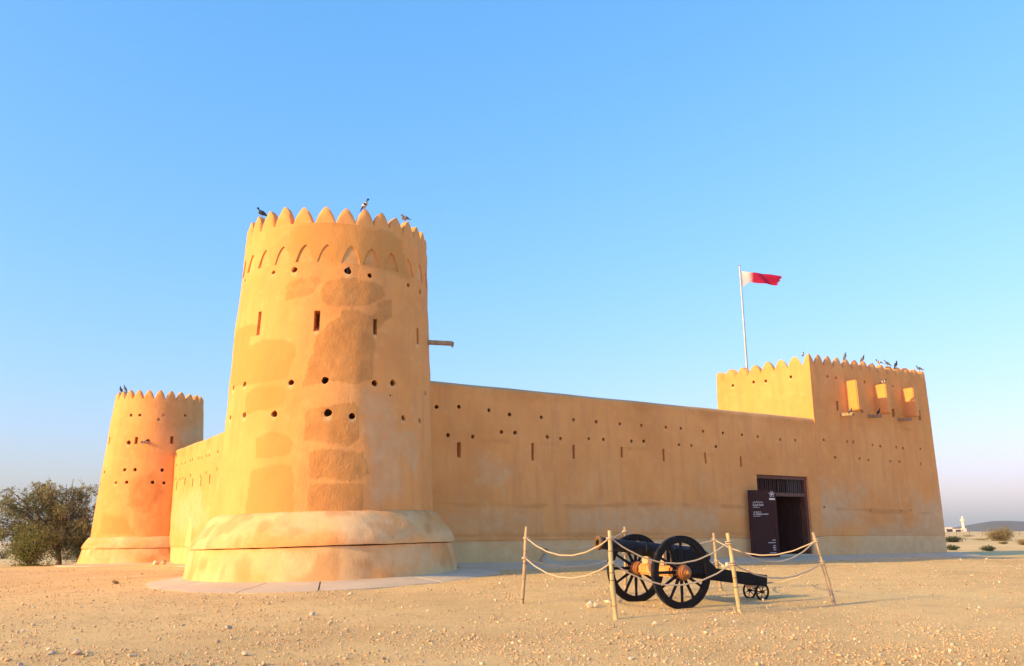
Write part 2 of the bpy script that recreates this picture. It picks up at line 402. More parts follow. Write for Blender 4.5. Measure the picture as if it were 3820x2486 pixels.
def hole_cutter(mb, p, n, tg, r, deep=.8, seg=12):
    up = np.array([0, 0, 1.0]); ph = random.random() * 6
    ring = [(r * (1 + .10 * sin(2 * pi * k / seg * 2 + ph)) * cos(2 * pi * k / seg), r * (1 + .12 * cos(2 * pi * k / seg * 3 + ph)) * sin(2 * pi * k / seg)) for k in range(seg)]
    vs = [p + dd * n + a * sc * tg + b * sc * up + np.array([0, 0, dz]) for dd, sc, dz in ((.35, 2.6, -.02), (-.02, 1.0, 0), (-.10, .98, .005), (-.16, 1.7, .01), (-deep, 1.7, .03)) for a, b in ring]  # mouth widens into an unseen cavity, shaped to swallow light
    fs = [tuple(range(seg)), tuple(4 * seg + k for k in range(seg))[::-1]]
    for i in (0, 1, 2, 3): fs += [(i * seg + (k + 1) % seg, i * seg + k, (i + 1) * seg + k, (i + 1) * seg + (k + 1) % seg) for k in range(seg)]
    if np.dot(np.cross(tg, up), n) < 0: fs = [f[::-1] for f in fs]
    mb.add(vs, fs)
def slit_cutter(mb, p_top, p_bot, n, tg, w, deep=.75, slope=.62):
    """arrow slit: upright sides, sill falling outwards; p_top and p_bot on the wall face"""
    h = p_top[2] - p_bot[2]; up = np.array([0, 0, 1.0])
    zin = p_bot[2] + slope * h
    def q(base, s, dd): return base + s * w / 2 * tg + dd * n
    pb_in = np.array([p_bot[0], p_bot[1], zin])
    k = (zin - p_bot[2]) / deep
    out = .3
    vs = [q(p_bot - up * k * out, -1, out), q(p_bot - up * k * out, 1, out), q(p_top, 1, out), q(p_top, -1, out), q(pb_in, -1, -deep), q(pb_in, 1, -deep), q(p_top, 1, -deep), q(p_top, -1, -deep)]
    fs = [(0, 1, 2, 3), (5, 4, 7, 6), (1, 0, 4, 5), (3, 2, 6, 7), (0, 3, 7, 4), (2, 1, 5, 6)]
    if np.dot(np.cross(tg, up), n) < 0: fs = [f[::-1] for f in fs]
    mb.add(vs, fs)
def crown_h(x):   # outline of a pointed merlon, x from 0 (tip) to 1 (foot)
    x = abs(x); return 1 - (.40 * x + .60 * x ** 2.8)
def merlon_mesh(mb, outer, inner, half, z0, H, ns=8, nz=5, sink=.04, lean=0.0):
    """outer(p)/inner(p): plan points along the parapet; built column by column"""
    xs = [sin(pi / 2 * k / ns) if k >= 0 else -sin(pi / 2 * -k / ns) for k in range(-ns, ns + 1)]
    m = len(xs); vs = []
    for side in (0, 1):
        for x in xs:
            o = np.array(outer(x * half)); i = np.array(inner(x * half)); c = (o + i) / 2
            hh = max(H * crown_h(x), .0)
            for k in range(nz + 1):
                f = k / nz; z = z0 - sink + (hh + sink) * f
                e = .06 * max(0, (f - .55) / .45) ** 2 + .012 * abs(x) ** 6 + .004
                b = (o if side == 0 else i); q = b + (c - b) / np.linalg.norm(c - b) * e
                vs.append((q[0], q[1], z))
    K = nz + 1; fs = []
    for j in range(m - 1):
        for k in range(nz):
            a = j * K + k; fs.append((a, a + K, a + K + 1, a + 1)); b = m * K + a; fs.append((b, b + 1, b + K + 1, b + K))
        a = j * K + nz; b = m * K + a; fs.append((a, a + K, b + K, b))
        a = j * K; b = m * K + a; fs.append((a + K, a, b, b + K))
    for j, rev in ((0, 0), (m - 1, 1)):
        for k in range(nz):
            a = j * K + k; b = m * K + a; q = (a, a + 1, b + 1, b); fs.append(q[::-1] if rev else q)
    # thin rounded ridge on top
    mb.add(vs, fs)

def build_round(name, C, Rf, zfoot, ztop, label, holes, slits, arches, mer, plinth, patches, pale_px, hole_r, seed, wall_gap=None):
    T = Round(C, Rf); root = thing(name, (C[0], C[1], zfoot), label, 'tower', 'round corner towers of the fort')
    na = 300; zs = np.concatenate([[zfoot - .35], np.arange(zfoot + .3, ztop - .02, .085), [ztop]])
    ang = np.linspace(-pi, pi, na, endpoint=False); Z, A = np.meshgrid(zs, ang, indexing='ij')
    Rr = np.vectorize(Rf)(Z)
    X = C[0] + Rr * np.cos(T.base + A); Y = C[1] + Rr * np.sin(T.base + A)
    dis = .030 * vn(X / 1.3, Y / 1.3, Z / 1.3, seed) + .014 * vn(X / .45, Y / .45, Z / .55, seed + 1) + .005 * vn(X / .16, Y / .16, Z / .2, seed + 2)
    fieldP = np.zeros(Z.shape)
    polys = []
    for poly, kind, soft in patches:
        polys.append(([(T.px(x, y)[0] * 3.0, T.px(x, y)[1]) for x, y in poly], kind, soft))
    for poly, kind, soft in polys:
        if kind == 'patch': fieldP = np.maximum(fieldP, poly_field(A * 3.0, Z, poly, soft))
    rough = sstep(.4, .65, fieldP)
    dis = dis + rough * (.002 + .008 * vn(X / .22, Y / .22, Z / .34, seed + 4) + .006 * vn(X / .1, Y / .1, Z / .13, seed + 5))
    Rr = Rr + dis; Rr[-1] = np.vectorize(Rf)(Z[-1]) - .01
    X = C[0] + Rr * np.cos(T.base + A); Y = C[1] + Rr * np.sin(T.base + A)
    v = np.stack([X, Y, Z], -1).reshape(-1, 3).tolist(); nz = len(zs); f = []
    for i in range(nz - 1):
        a = i * na
        f += [(a + k, a + (k + 1) % na, a + na + (k + 1) % na, a + na + k) for k in range(na)]
    top = (nz - 1) * na
    def ring(r, z):
        o = len(v); v.extend([(C[0] + r * cos(T.base + q), C[1] + r * sin(T.base + q), z) for q in ang]); return o
    r1 = ring(Rf(ztop) - .36, ztop); r2 = ring(Rf(ztop) - .38, ztop - 1.1)
    for a, b in ((top, r1), (r1, r2)): f += [(a + k, a + (k + 1) % na, b + (k + 1) % na, b + k) for k in range(na)]
    f += [tuple(r2 + k for k in range(na)), tuple(range(na))[::-1]]
    me = bpy.data.meshes.new('tower_wall'); org = np.array([C[0], C[1], zfoot]); me.from_pydata((np.array(v) - org).tolist(), [], f); me.materials.append(PLASTER); me.validate(); me.update()
    o = link('tower_wall', me, org, root)
    mb = MB(); hp = []
    for h in holes:
        a, z = T.px(h[0], h[1]); r = (h[2] if len(h) > 2 else 1) * hole_r * random.uniform(.9, 1.1); hp.append((a, z, r))
        hole_cutter(mb, T.pt(a, z), T.nrm(a), T.tan(a), r)
    for x, y0, y1, w in slits:
        a, z1 = T.px(x, y0); a2, z0 = T.px(x, y1); hp.append((a, z0, .06))
        slit_cutter(mb, T.pt(a, z1), np.array([*T.pt(a, z1)[:2], z0]) + T.nrm(a) * (Rf(z0) - Rf(z1)), T.nrm(a), T.tan(a), w)
    for a0, zb, H, hw in arches:      # shallow pointed niches, their backs follow the drum
        nst = 10; vs = []; fs = []
        for dr in (-.045, .25):
            for k in range(nst + 1):
                x = -1 + 2 * k / nst; zt = zb + H * (1 - (.30 * abs(x) + .70 * abs(x) ** 2.6)); zt = max(zt, zb + .015)
                vs += [T.pt(a0 + x * hw, zb, dr if dr > 0 else dr), T.pt(a0 + x * hw, zt, dr)]
        S = 2 * (nst + 1)
        for k in range(nst):
            a = 2 * k; fs += [(a, a + 1, a + 3, a + 2), (S + a, S + a + 2, S + a + 3, S + a + 1), (a + 1, S + a + 1, S + a + 3, a + 3), (a, a + 2, S + a + 2, S + a)]
        a = 2 * nst; fs += [(0, S, S + 1, 1), (a, a + 1, S + a + 1, S + a)]
        mb.add(vs, fs)
    cut(o, mb); finish(o.data, 42)
    P = verts_world(o); az = np.arctan2(P[:, 1] - C[1], P[:, 0] - C[0]) - T.base; az = (az + pi) % (2 * pi) - pi
    for kind in ('patch', 'weak', 'grey'):
        fld = np.zeros(len(P))
        for poly, k2, soft in polys:
            if k2 == kind: fld = np.maximum(fld, poly_field(az * 3.0, P[:, 2], poly, soft))
        set_attr(o, kind, fld * (.55 if kind == 'grey' else 1))
    pale = np.zeros(len(P))
    for a, z, r in hp:
        dx = (az - a) * 2.9; dz = P[:, 2] - z + r * .9
        pale = np.maximum(pale, random.uniform(.45, 1.0) * np.exp(-(dx / (r * 1.35)) ** 2 - (dz / (r * 1.9)) ** 2))
    for a0, zb, H, hw in arches:
        x = np.abs((az - a0) / hw); rr0 = np.hypot(P[:, 0] - C[0], P[:, 1] - C[1]); inside = (x < 1.01) & (P[:, 2] > zb - .01) & (P[:, 2] < zb + H * (1 - (.30 * x + .70 * x ** 2.6)) + .03) & (rr0 < np.vectorize(Rf)(P[:, 2]) - .043)
        pale = np.maximum(pale, inside * random.choice([.15, .3, .4, .5]))
    set_attr(o, 'pale', pale)
    # merlons on the parapet, one part each
    angs, zb, H = mer
    def outer(p): a = p / Rf(zb); return (C[0] + (Rf(zb) - .012) * cos(T.base + a), C[1] + (Rf(zb) - .012) * sin(T.base + a))
    def inner(p): a = p / Rf(zb); return (C[0] + (Rf(zb) - .33) * cos(T.base + a), C[1] + (Rf(zb) - .33) * sin(T.base + a))
    base_m = []
    for var in range(3):
        mb = MB(); merlon_mesh(mb, outer, inner, (angs[1] - angs[0]) * Rf(zb) * .5, zb, H * (1 + .03 * (var - 1)))
        for i, q in enumerate(mb.v):
            e = .010 * float(vn(q[0] * 4, q[1] * 4, q[2] * 4, 20 + var)); mb.v[i] = (q[0] + e, q[1] + e, q[2] + .6 * e)
        base_m.append(mb)
    mes = []
    for mb in base_m:
        me = bpy.data.meshes.new('merlon'); vv = np.array(mb.v) - np.array([C[0], C[1], zb]); me.from_pydata(vv.tolist(), [], mb.f); me.materials.append(PLASTER); finish(me, 40)
        bm = bmesh.new(); bm.from_mesh(me); bmesh.ops.recalc_face_normals(bm, faces=bm.faces); bm.to_mesh(me); bm.free()
        mes.append(me)
    for i, a in enumerate(angs):
        m = link('merlon', mes[1] if min(abs((degrees(a) - q + 180) % 360 - 180) for q in (-60.2, 15.4, 48.2, -57.9, -72.3)) < 1 else random.choice(mes), (C[0], C[1], zb), root); m.rotation_euler = (0, 0, a); m.scale = (1, 1, 1 if min(abs((degrees(a) - q + 180) % 360 - 180) for q in (-60.2, 15.4, 48.2, -57.9, -72.3)) < 1 else random.uniform(.93, 1.06))
    # plinth: lower skirt and upper rounded coat
    prof_lo, prof_up, tilt = plinth
    for nm, prof, sd in (('plinth_skirt', prof_lo, 31), ('plinth_coat', prof_up, 33)):
        na2 = 220; vs = []; fs = []
        prof2 = []
        for (z0, r0), (z1, r1) in zip(prof[:-1], prof[1:]):
            nn = max(1, int(hypot(z1 - z0, r1 - r0) / .09))
            prof2 += [(z0 + (z1 - z0) * k / nn, r0 + (r1 - r0) * k / nn) for k in range(nn)]
        prof2.append(prof[-1])
        for i, (z, r) in enumerate(prof2):
            for k in range(na2):
                q = 2 * pi * k / na2; x = C[0] + r * cos(q); y = C[1] + r * sin(q)
                e = 0 if r < 3.0 and i in (0, len(prof2) - 1) else 1
                vs.append((x, y, z + tilt * (x - C[0]), q, e))
        va = np.array(vs); e = (.034 * vn(va[:, 0] / .9, va[:, 1] / .9, va[:, 2] / .9, sd) + .014 * vn(va[:, 0] / .28, va[:, 1] / .28, va[:, 2] / .28, sd + 1)) * va[:, 4]
        va[:, 0] += e * np.cos(va[:, 3]); va[:, 1] += e * np.sin(va[:, 3]); va[:, 2] += .4 * e * sstep(zfoot + .5, zfoot + 1, va[:, 2])
        n2 = len(prof2)
        for i in range(n2):
            j = (i + 1) % n2
            fs += [(i * na2 + k, i * na2 + (k + 1) % na2, j * na2 + (k + 1) % na2, j * na2 + k) for k in range(na2)]
        me = bpy.data.meshes.new(nm); org = np.array([C[0], C[1], zfoot]); me.from_pydata((va[:, :3] - org).tolist(), [], fs); me.materials.append(PLASTER); finish(me, 50)
        po = link(nm, me, org, root); set_attr(po, 'damp', np.clip(.28 + .42 * vn(va[:, 0] / .6, va[:, 1] / .6, va[:, 2] / .45, sd + 8) + .35 * vn(va[:, 0] / .2, va[:, 1] / .2, va[:, 2] / .8, sd + 9), 0, .62))
        zz = va[:, 2] - zfoot
        set_attr(po, 'pale', (.50 if nm == 'plinth_skirt' else .42) + .35 * vn(va[:, 0] / 1.1, va[:, 1] / 1.1, va[:, 2] / .5, sd + 2) + (.25 * sstep(.9, 1.7, zz) if nm == 'plinth_coat' else .1))
        set_attr(po, 'grey', sstep(.1, .6, vn(va[:, 0] / 1.4, va[:, 1] / 1.4, va[:, 2] / 1.0, sd + 6)) * .7)
    return root, T

Z1 = lambda X, Y: (800 + X / 2.5815, 700 + Y / 2.5815)
Z2 = lambda X, Y: (800 + X / 2.5815, 1250 + Y / 2.5815)
P1 = []
def pz(fn, pts, kind, soft=.3): P1.append(([fn(*p) for p in pts], kind, soft))
pz(Z1, [(690, 930), (800, 880), (1000, 850), (1010, 900), (930, 1010), (850, 1050), (680, 1090)], 'patch', .5)
pz(Z1, [(1020, 960), (1090, 890), (1300, 860), (1480, 900), (1620, 950), (1640, 1060), (1480, 1130), (1240, 1140), (1080, 1140), (1020, 1080)], 'patch')
pz(Z1, [(985, 1420), (1090, 1310), (1200, 1240), (1230, 1180), (1380, 1180), (1500, 1240), (1580, 1180), (1560, 1100), (1700, 1080), (1710, 1250), (1600, 1330), (1540, 1400), (1540, 1580), (960, 1580)], 'patch')
pz(Z2, [(970, 0), (1520, 0), (1530, 420), (1380, 470), (1100, 440), (840, 500), (830, 470), (890, 330), (900, 240), (950, 170)], 'patch')
pz(Z2, [(870, 720), (1060, 690), (1330, 650), (1380, 700), (1390, 1000), (1300, 1070), (1100, 1030), (850, 1010)], 'patch')
pz(Z2, [(900, 1130), (1040, 1095), (1300, 1120), (1420, 1130), (1490, 1330), (1400, 1390), (1240, 1400), (1050, 1370), (910, 1380)], 'patch')
pz(Z2, [(900, 1440), (1250, 1430), (1430, 1430), (1440, 1760), (880, 1760)], 'patch')
pz(Z1, [(230, 1370), (330, 1325), (420, 1320), (410, 1430), (340, 1450), (330, 1560), (190, 1560), (215, 1400)], 'weak')
pz(Z2, [(350, 100), (480, 45), (640, 40), (780, 100), (780, 200), (720, 320), (700, 420), (400, 470), (200, 500), (160, 450), (200, 80)], 'weak')
pz(Z2, [(310, 570), (380, 510), (680, 495), (690, 600), (640, 690), (500, 720), (300, 760), (300, 640)], 'weak')
pz(Z2, [(395, 990), (540, 930), (700, 955), (760, 1040), (730, 1150), (520, 1190), (395, 1180)], 'weak')
pz(Z2, [(350, 1310), (620, 1240), (760, 1260), (770, 1760), (290, 1760)], 'weak')
pz(Z1, [(800, 330), (1500, 350), (1800, 500), (1900, 900), (1500, 780), (900, 700), (700, 600)], 'weak', .9)
pz(Z2, [(1390, 470), (1540, 500), (1720, 540), (1760, 760), (1780, 900), (1900, 870), (2000, 1050), (1960, 1400), (1800, 1200), (1830, 1549), (1450, 1740), (1480, 1200), (1440, 1000), (1400, 900)], 'grey', .45)
H1 = [(*Z1(568, 818), .75), (*Z1(770, 792), 1), (*Z1(1286, 803), 1.25), (*Z1(1497, 847), .95), (*Z1(294, 897), .8), (*Z1(1869, 940), .95), (*Z1(1980, 1003), .9)]
H1 += [(*Z2(x, y), r) for x, y, r in [(735, 457, 1.1), (1067, 436, 1.2), (1545, 465, 1.1), (1722, 462, 1.1), (184, 510, .95), (292, 475, 1), (2033, 563, 1), (289, 772, 1.05), (572, 760, 1.15), (1095, 750, 1.3), (1328, 783, 1.2), (1824, 800, 1.05), (1980, 828, 1), (153, 797, .9), (108, 805, .8), (1694, 583, .4)]]
S1 = [(*Z1(200, 1345), Z1(0, 1490)[1], .12), (*Z1(442, 1195), Z1(0, 1420)[1], .13), (*Z1(992, 1185), Z1(0, 1385)[1], .17), (*Z1(1550, 1265), Z1(0, 1420)[1], .13), (*Z1(1957, 1355), Z1(0, 1508)[1], .14)]
R1 = lambda z: 3.21 - (z - 2.23) * (3.21 - 2.86) / 8.77
A1 = [radians(a) for a in (-59.7, -46.2, -32.8, -18.9, -6.3, 7.4, 19.4, 32.6, 46.4, 60.0, 73.4)]
A1 += [A1[-1] + (2 * pi - (A1[10] - A1[0])) * k / 17 for k in range(1, 17)]
mer1 = [radians(a) for a in (-72.5, -60.2, -47.3, -34.9, -21.8, -8.2, 3.9, 15.4, 26.3, 37.2, 48.2, 59.0, 70.4)]
mer1 += [mer1[12] + (2 * pi - (mer1[12] - mer1[0])) * k / 18 for k in range(1, 18)]
mer1_sorted = [radians(-6.0), radians(6.0)]
pl1_lo = [(-.15, 3.1), (-.15, 4.10), (.30, 4.03), (.50, 3.97), (.85, 3.90), (1.31, 3.82), (1.33, 3.1)]
pl1_up = [(1.335, 3.1), (1.335, 3.87), (1.40, 3.875), (1.52, 3.83), (1.68, 3.74), (1.84, 3.62), (1.98, 3.50), (2.10, 3.40), (2.19, 3.31), (2.235, 3.23), (2.25, 3.12)]
T1root, T1 = build_round('corner_tower', C1, R1, .36, 10.545, 'tall round mud-plastered corner tower with patched plaster and a band of arched niches', H1, S1,
    [(a, 9.33, .545, radians(5.3)) for a in A1], (mer1, 10.54, .585), (pl1_lo, pl1_up, .026), P1, None, .082, 1)
# merlon width is taken from the first pair of angles; keep that pair regular
D2k = 52.4 / 55.1
R2 = lambda z: 2.335 + (8.82 - z) * .0705
Z4 = lambda X, Y: (X / 1.9364, 1400 + Y / 1.9364)
H2 = [(*Z4(x, y), r) for x, y, r in [(944, 289, 1), (1010, 289, .9), (1180, 289, .9), (1338, 293, .85), (1146, 320, 1), (928, 487, 1.3), (1068, 478, 1.2), (900, 683, 1.1), (975, 683, 1.05), (1172, 686, 1), (757, 702, 1), (733, 710, .9), (835, 776, .95), (914, 774, 1), (1102, 774, 1), (1184, 778, .9), (809, 300, .9), (769, 493, .9), (726, 790, .9)]]
S2 = [(*Z4(987, 447), Z4(0, 500)[1], .17), (*Z4(1243, 442), Z4(0, 497)[1], .17), (*Z4(793, 447), Z4(0, 500)[1], .15)]
mer2 = [radians(-57.9 + 14.4 * k) for k in range(25)]
pl2_lo = [(-.35, 2.7), (-.35, 3.52), (.15, 3.40), (.55, 3.30), (1.00, 3.19), (1.02, 2.7)]
pl2_up = [(1.025, 2.7), (1.025, 3.22), (1.10, 3.225), (1.25, 3.15), (1.42, 3.03), (1.56, 2.93), (1.60, 2.86), (1.61, 2.72)]
T2p = [([Z4(*p) for p in q], k, s) for q, k, s in [
    ([(1240, 380), (1470, 300), (1470, 480), (1300, 520)], 'grey', .9), ([(930, 760), (1120, 700), (1180, 850), (1060, 1000), (930, 940)], 'patch', 1.0), ([(740, 1000), (900, 1020), (980, 1150), (720, 1150)], 'weak', .8)]]
T2root, T2 = build_round('corner_tower', C2, R2, .10, 8.82, 'smaller round mud-plastered corner tower beside the bushy tree', H2, S2, [], (mer2, 8.815, .50), (pl2_lo, pl2_up, .012), T2p, None, .088, 51)

# ------------------------------------------------------------------ front curtain wall
ZM = lambda t: 1.44 + .0045 * (t - 4.6)
def wall_noise(P, seed=70):
    return .030 * vn(P[:, 0] / 1.6, P[:, 1] / 1.6, P[:, 2] / 1.6, seed) + .012 * vn(P[:, 0] / .5, P[:, 1] / .5, P[:, 2] / .5, seed + 1) + .004 * vn(P[:, 0] / .18, P[:, 1] / .18, P[:, 2] / .18, seed + 2)
def long_wall(name, P0, D, Nn, t0, t1, ztop, zfoot, zm, thick, root, step=.1):
    """wall running along plan direction D from P0, outer face towards Nn; profile (d outwards, z)"""
    ts = np.linspace(t0, t1, int((t1 - t0) / step) + 1)
    def prof(t):
        m = zm(t); r = []
        r += [(0.0, z) for z in np.linspace(zfoot, m - .02, 11)]
        r += [(.006, m - .012), (.030, m + .004)]
        r += [(.028 - .004 * (z - m), z) for z in np.linspace(m + .06, ztop - .16, 54)]
        r += [(-.012, ztop - .09), (-.05, ztop - .035), (-.11, ztop - .006), (-.2, ztop), (-thick * .5, ztop + .01), (-thick + .15, ztop - .01), (-thick + .03, ztop - .08), (-thick, ztop - .3)]
        r += [(-thick, z) for z in np.linspace(ztop - 1.2, zfoot, 6)]
        return r
    v = []; pr = None
    for t in ts:
        pr = prof(t); p = P0 + t * D
        v += [(p[0] + d * Nn[0], p[1] + d * Nn[1], z) for d, z in pr]
    n = len(pr); v = np.array(v); e = wall_noise(v); front = np.tile(np.array([1.0] * 70 + [.6] * (n - 70)), len(ts))
    v[:, 0] += e * front * Nn[0]; v[:, 1] += e * front * Nn[1]
    tops = np.tile(np.array([1.0 if z > ztop - .2 else 0 for d, z in pr]), len(ts)); v[:, 2] += tops * .014 * vn(v[:, 0] / 1.6, v[:, 1] / 1.6, 0, 77)
    f = []; flip = np.cross(np.array([*D, 0]), np.array([*Nn, 0]))[2] < 0
    for i in range(len(ts) - 1):
        for k in range(n):
            q = (i * n + k, (i + 1) * n + k, (i + 1) * n + (k + 1) % n, i * n + (k + 1) % n); f.append(q if flip else q[::-1])
    a = tuple(range(n)); b = tuple((len(ts) - 1) * n + k for k in range(n)); f += [a[::-1], b] if not flip else [a, b[::-1]]
    if flip: f[-2], f[-1] = a, b[::-1]
    p = P0 + (t0 + t1) / 2 * D; org = np.array([p[0], p[1], zfoot])
    me = bpy.data.meshes.new(name); me.from_pydata((v - org).tolist(), [], f); me.materials.append(PLASTER); me.validate(); me.update()
    bm = bmesh.new(); bm.from_mesh(me); bmesh.ops.recalc_face_normals(bm, faces=bm.faces); bm.to_mesh(me); bm.free()
    return link(name, me, org, root)
def wall_attrs(o, P0, D, Nn, ztop, zm, hp, courses, extra=None):
    P = verts_world(o); t = (P[:, 0] - P0[0]) * D[0] + (P[:, 1] - P0[1]) * D[1]; z = P[:, 2]; d = (P[:, 0] - P0[0]) * Nn[0] + (P[:, 1] - P0[1]) * Nn[1]
    pale = .62 * sstep(.02, -.03, z - np.vectorize(zm)(t)) + .26 * sstep(.9, .0, z - np.vectorize(zm)(t)) * (.6 + .8 * vn(t / 1.5, 0, z / .8, 91))
    pale = np.maximum(pale, 0)
    for a, zz, r in hp:
        pale = np.maximum(pale, random.uniform(.35, .85) * np.exp(-((t - a) / (r * 1.25)) ** 2 - ((z - zz + r) / (r * 1.9)) ** 2) * (d > -.12))
    set_attr(o, 'pale', pale)
    set_attr(o, 'cap', sstep(ztop - .16, ztop - .02, z) * 1.1)
    dm = sstep(ztop - .9, ztop - .2, z) * .35 + .12
    for tc, zc, w, hh, s in courses: dm = dm + s * np.exp(-((z - zc - .05 * vn(t / 1.2, 0, 0, 92)) / hh) ** 2) * sstep(w, w * .7, np.abs(t - tc))
    set_attr(o, 'damp', np.clip(dm + .25 * vn(t / .7, 0, z / 2.6, 93), 0, 1))
    lo = .45 + .55 * vn(t / 2.2, 0, z / 1.3, 95) + .25 * vn(t / .8, 0, z / 1.2, 96); set_attr(o, 'grey', np.clip(lo, 0, 1) * (.25 + .75 * sstep(4.9, 2.4, z)))
    if extra: extra(o, t, z)
Z5 = lambda X, Y: (1600 + X / 1.9364, 1350 + Y / 1.9364)
Z6 = lambda X, Y: (2600 + X / 1.721, 1250 + Y / 1.721)
WALL_H = [(*Z5(x, y), r) for x, y, r in [(57, 327, 1.1), (218, 326, 1.1), (435, 350, 1.05), (584, 382, 1.1), (812, 402, 1), (1045, 420, 1), (1208, 434, 1), (1378, 450, 1), (1535, 460, .95), (1711, 474, 1), (1819, 482, 1), (1983, 503, .95),
    (138, 530, 1.1), (316, 541, 1), (524, 508, 1), (622, 513, 1.15), (853, 544, 1), (948, 555, .95), (1154, 557, .9), (1260, 563, 1), (1462, 575, 1.05), (1552, 575, 1.1), (1807, 600, .95), (1897, 606, .95), (2075, 613, 1)]]
WALL_H += [(*Z6(x, y), 1) for x, y in [(168, 630), (291, 641), (390, 653), (533, 673), (631, 676)]]
WALL_S = [(Z5(217, 0)[0], Z5(0, 582)[1], Z5(0, 695)[1], .15), (Z5(746, 0)[0], Z5(0, 587)[1], Z5(0, 715)[1], .11), (Z5(1041, 0)[0], Z5(0, 603)[1], Z5(0, 702)[1], .11), (Z5(1389, 0)[0], Z5(0, 615)[1], Z5(0, 693)[1], .11), (Z5(1692, 0)[0], Z5(0, 630)[1], Z5(0, 720)[1], .11), (Z5(1997, 0)[0], Z5(0, 655)[1], Z5(0, 738)[1], .1), (Z6(281, 0)[0], Z6(0, 780)[1], Z6(0, 848)[1], .1)]
u3 = np.array([*U, 0]); n3 = np.array([*N, 0]); v3 = np.array([*V, 0]); up3 = np.array([0, 0, 1.0])
GT = 22.62                                                    # where the gate tower starts
wall_root = thing('curtain_wall', W(12, 0, .5), 'long plain mud-plastered front wall with loopholes and the fort doorway', 'wall', 'mud walls of the fort')
wl = long_wall('wall_body', C1, U, N, 1.5, GT - .004, 6.69, .25, ZM, .95, wall_root)
mb = MB(); hp = []
def plane_holes(mb, hp, holes, slits, P0, D, Nn, r0, dz=0):
    tg = np.array([*D, 0]); nn = np.array([*Nn, 0])
    for h in holes:
        t, z = on_plane(h[0], h[1], P0, D); hp.append((t, z, r0 * h[2])); p = P0 + t * D
        hole_cutter(mb, np.array([p[0], p[1], z]) + nn * .02, nn, tg, r0 * h[2])
    for x, y0, y1, w in slits:
        t, z1 = on_plane(x, y0, P0, D); _, z0 = on_plane(x, y1, P0, D); p = P0 + t * D
        slit_cutter(mb, np.array([p[0], p[1], z1]) + nn * .02, np.array([p[0], p[1], z0]) + nn * .02, nn, tg, w)
plane_holes(mb, hp, WALL_H, WALL_S, C1, U, N, .066)
DT0, DT1, DZ0, DZ1 = 18.70, 21.90, .74, 4.06
mb.box(W((DT0 + DT1) / 2, -.45, (DZ0 + DZ1) / 2), u3 * (DT1 - DT0) / 2, n3 * .9, up3 * (DZ1 - DZ0) / 2)
cut(wl, mb); finish(wl.data, 42)
def front_extra(o, t, z):
    a = o.data.attributes['grey']; cur = np.empty(len(z), np.float32); a.data.foreach_get('value', cur)
    for pts, k in [([(1825, 700), (2130, 710), (2130, 1000), (1840, 990)], .8), ([(945, 590), (1400, 620), (1410, 980), (950, 985)], .55), ([(60, 1015), (840, 1020), (850, 1270), (60, 1280)], .75), ([(970, 1010), (2120, 1005), (2120, 1270), (975, 1270)], .7), ([(300, 600), (700, 730), (560, 960), (290, 930)], .5)]:
        poly = [on_plane(*Z5(X, Y), C1, U) for X, Y in pts]; cur = np.maximum(cur * .8, poly_field(t, z, poly, .9) * k)
    a.data.foreach_set('value', cur.astype(np.float32))
wall_attrs(wl, C1, U, N, 6.69, ZM, hp, [(12, 4.78, 10, .10, .30), (7, 2.62, 6, .10, .45), (16, 2.72, 5.5, .09, .45), (12, 1.62, 11, .10, .45)], front_extra)

# ------------------------------------------------------------------ left curtain wall
ZML = lambda t: 1.12 + .0 * t
LP0 = C1; left_root = thing('curtain_wall', (*(C1 + 13 * V), .3), 'sunlit mud-plastered side wall between the two round towers', 'wall', 'mud walls of the fort')
lw = long_wall('wall_body', C1, V, -U, 1.8, 24.6, 6.13, -.1, ZML, .95, left_root)
mb = MB(); hp = []
LH = [(*Z4(x, y), 1) for x, y in [(1578, 555), (1513, 580), (1494, 585), (1458, 597), (1436, 600), (1392, 610), (1374, 618), (1336, 633), (1317, 643), (1278, 652), (1575, 680), (1493, 705), (1449, 730), (1374, 725), (1320, 745), (1300, 752), (1272, 752)]]
LS = [(Z4(1520, 0)[0], Z4(0, 718)[1], Z4(0, 785)[1], .16), (Z4(1457, 0)[0], Z4(0, 735)[1], Z4(0, 800)[1], .16), (Z4(1395, 0)[0], Z4(0, 745)[1], Z4(0, 808)[1], .16), (Z4(1340, 0)[0], Z4(0, 742)[1], Z4(0, 792)[1], .16), (Z4(1282, 0)[0], Z4(0, 768)[1], Z4(0, 830)[1], .16)]
plane_holes(mb, hp, LH, LS, C1, V, -U, .085)
cut(lw, mb); finish(lw.data, 42)
def left_extra(o, t, z):
    poly = [on_plane(*Z4(X, Y), C1, V) for X, Y in [(1378, 1005), (1388, 1100), (1384, 1240), (1340, 1240), (1358, 1120)]]
    a = o.data.attributes['pale']; cur = np.empty(len(z), np.float32); a.data.foreach_get('value', cur)
    a.data.foreach_set('value', np.maximum(cur, poly_field(t, z, poly, .3) * 1.2).astype(np.float32))
wall_attrs(lw, C1, V, -U, 6.13, ZML, hp, [], left_extra)

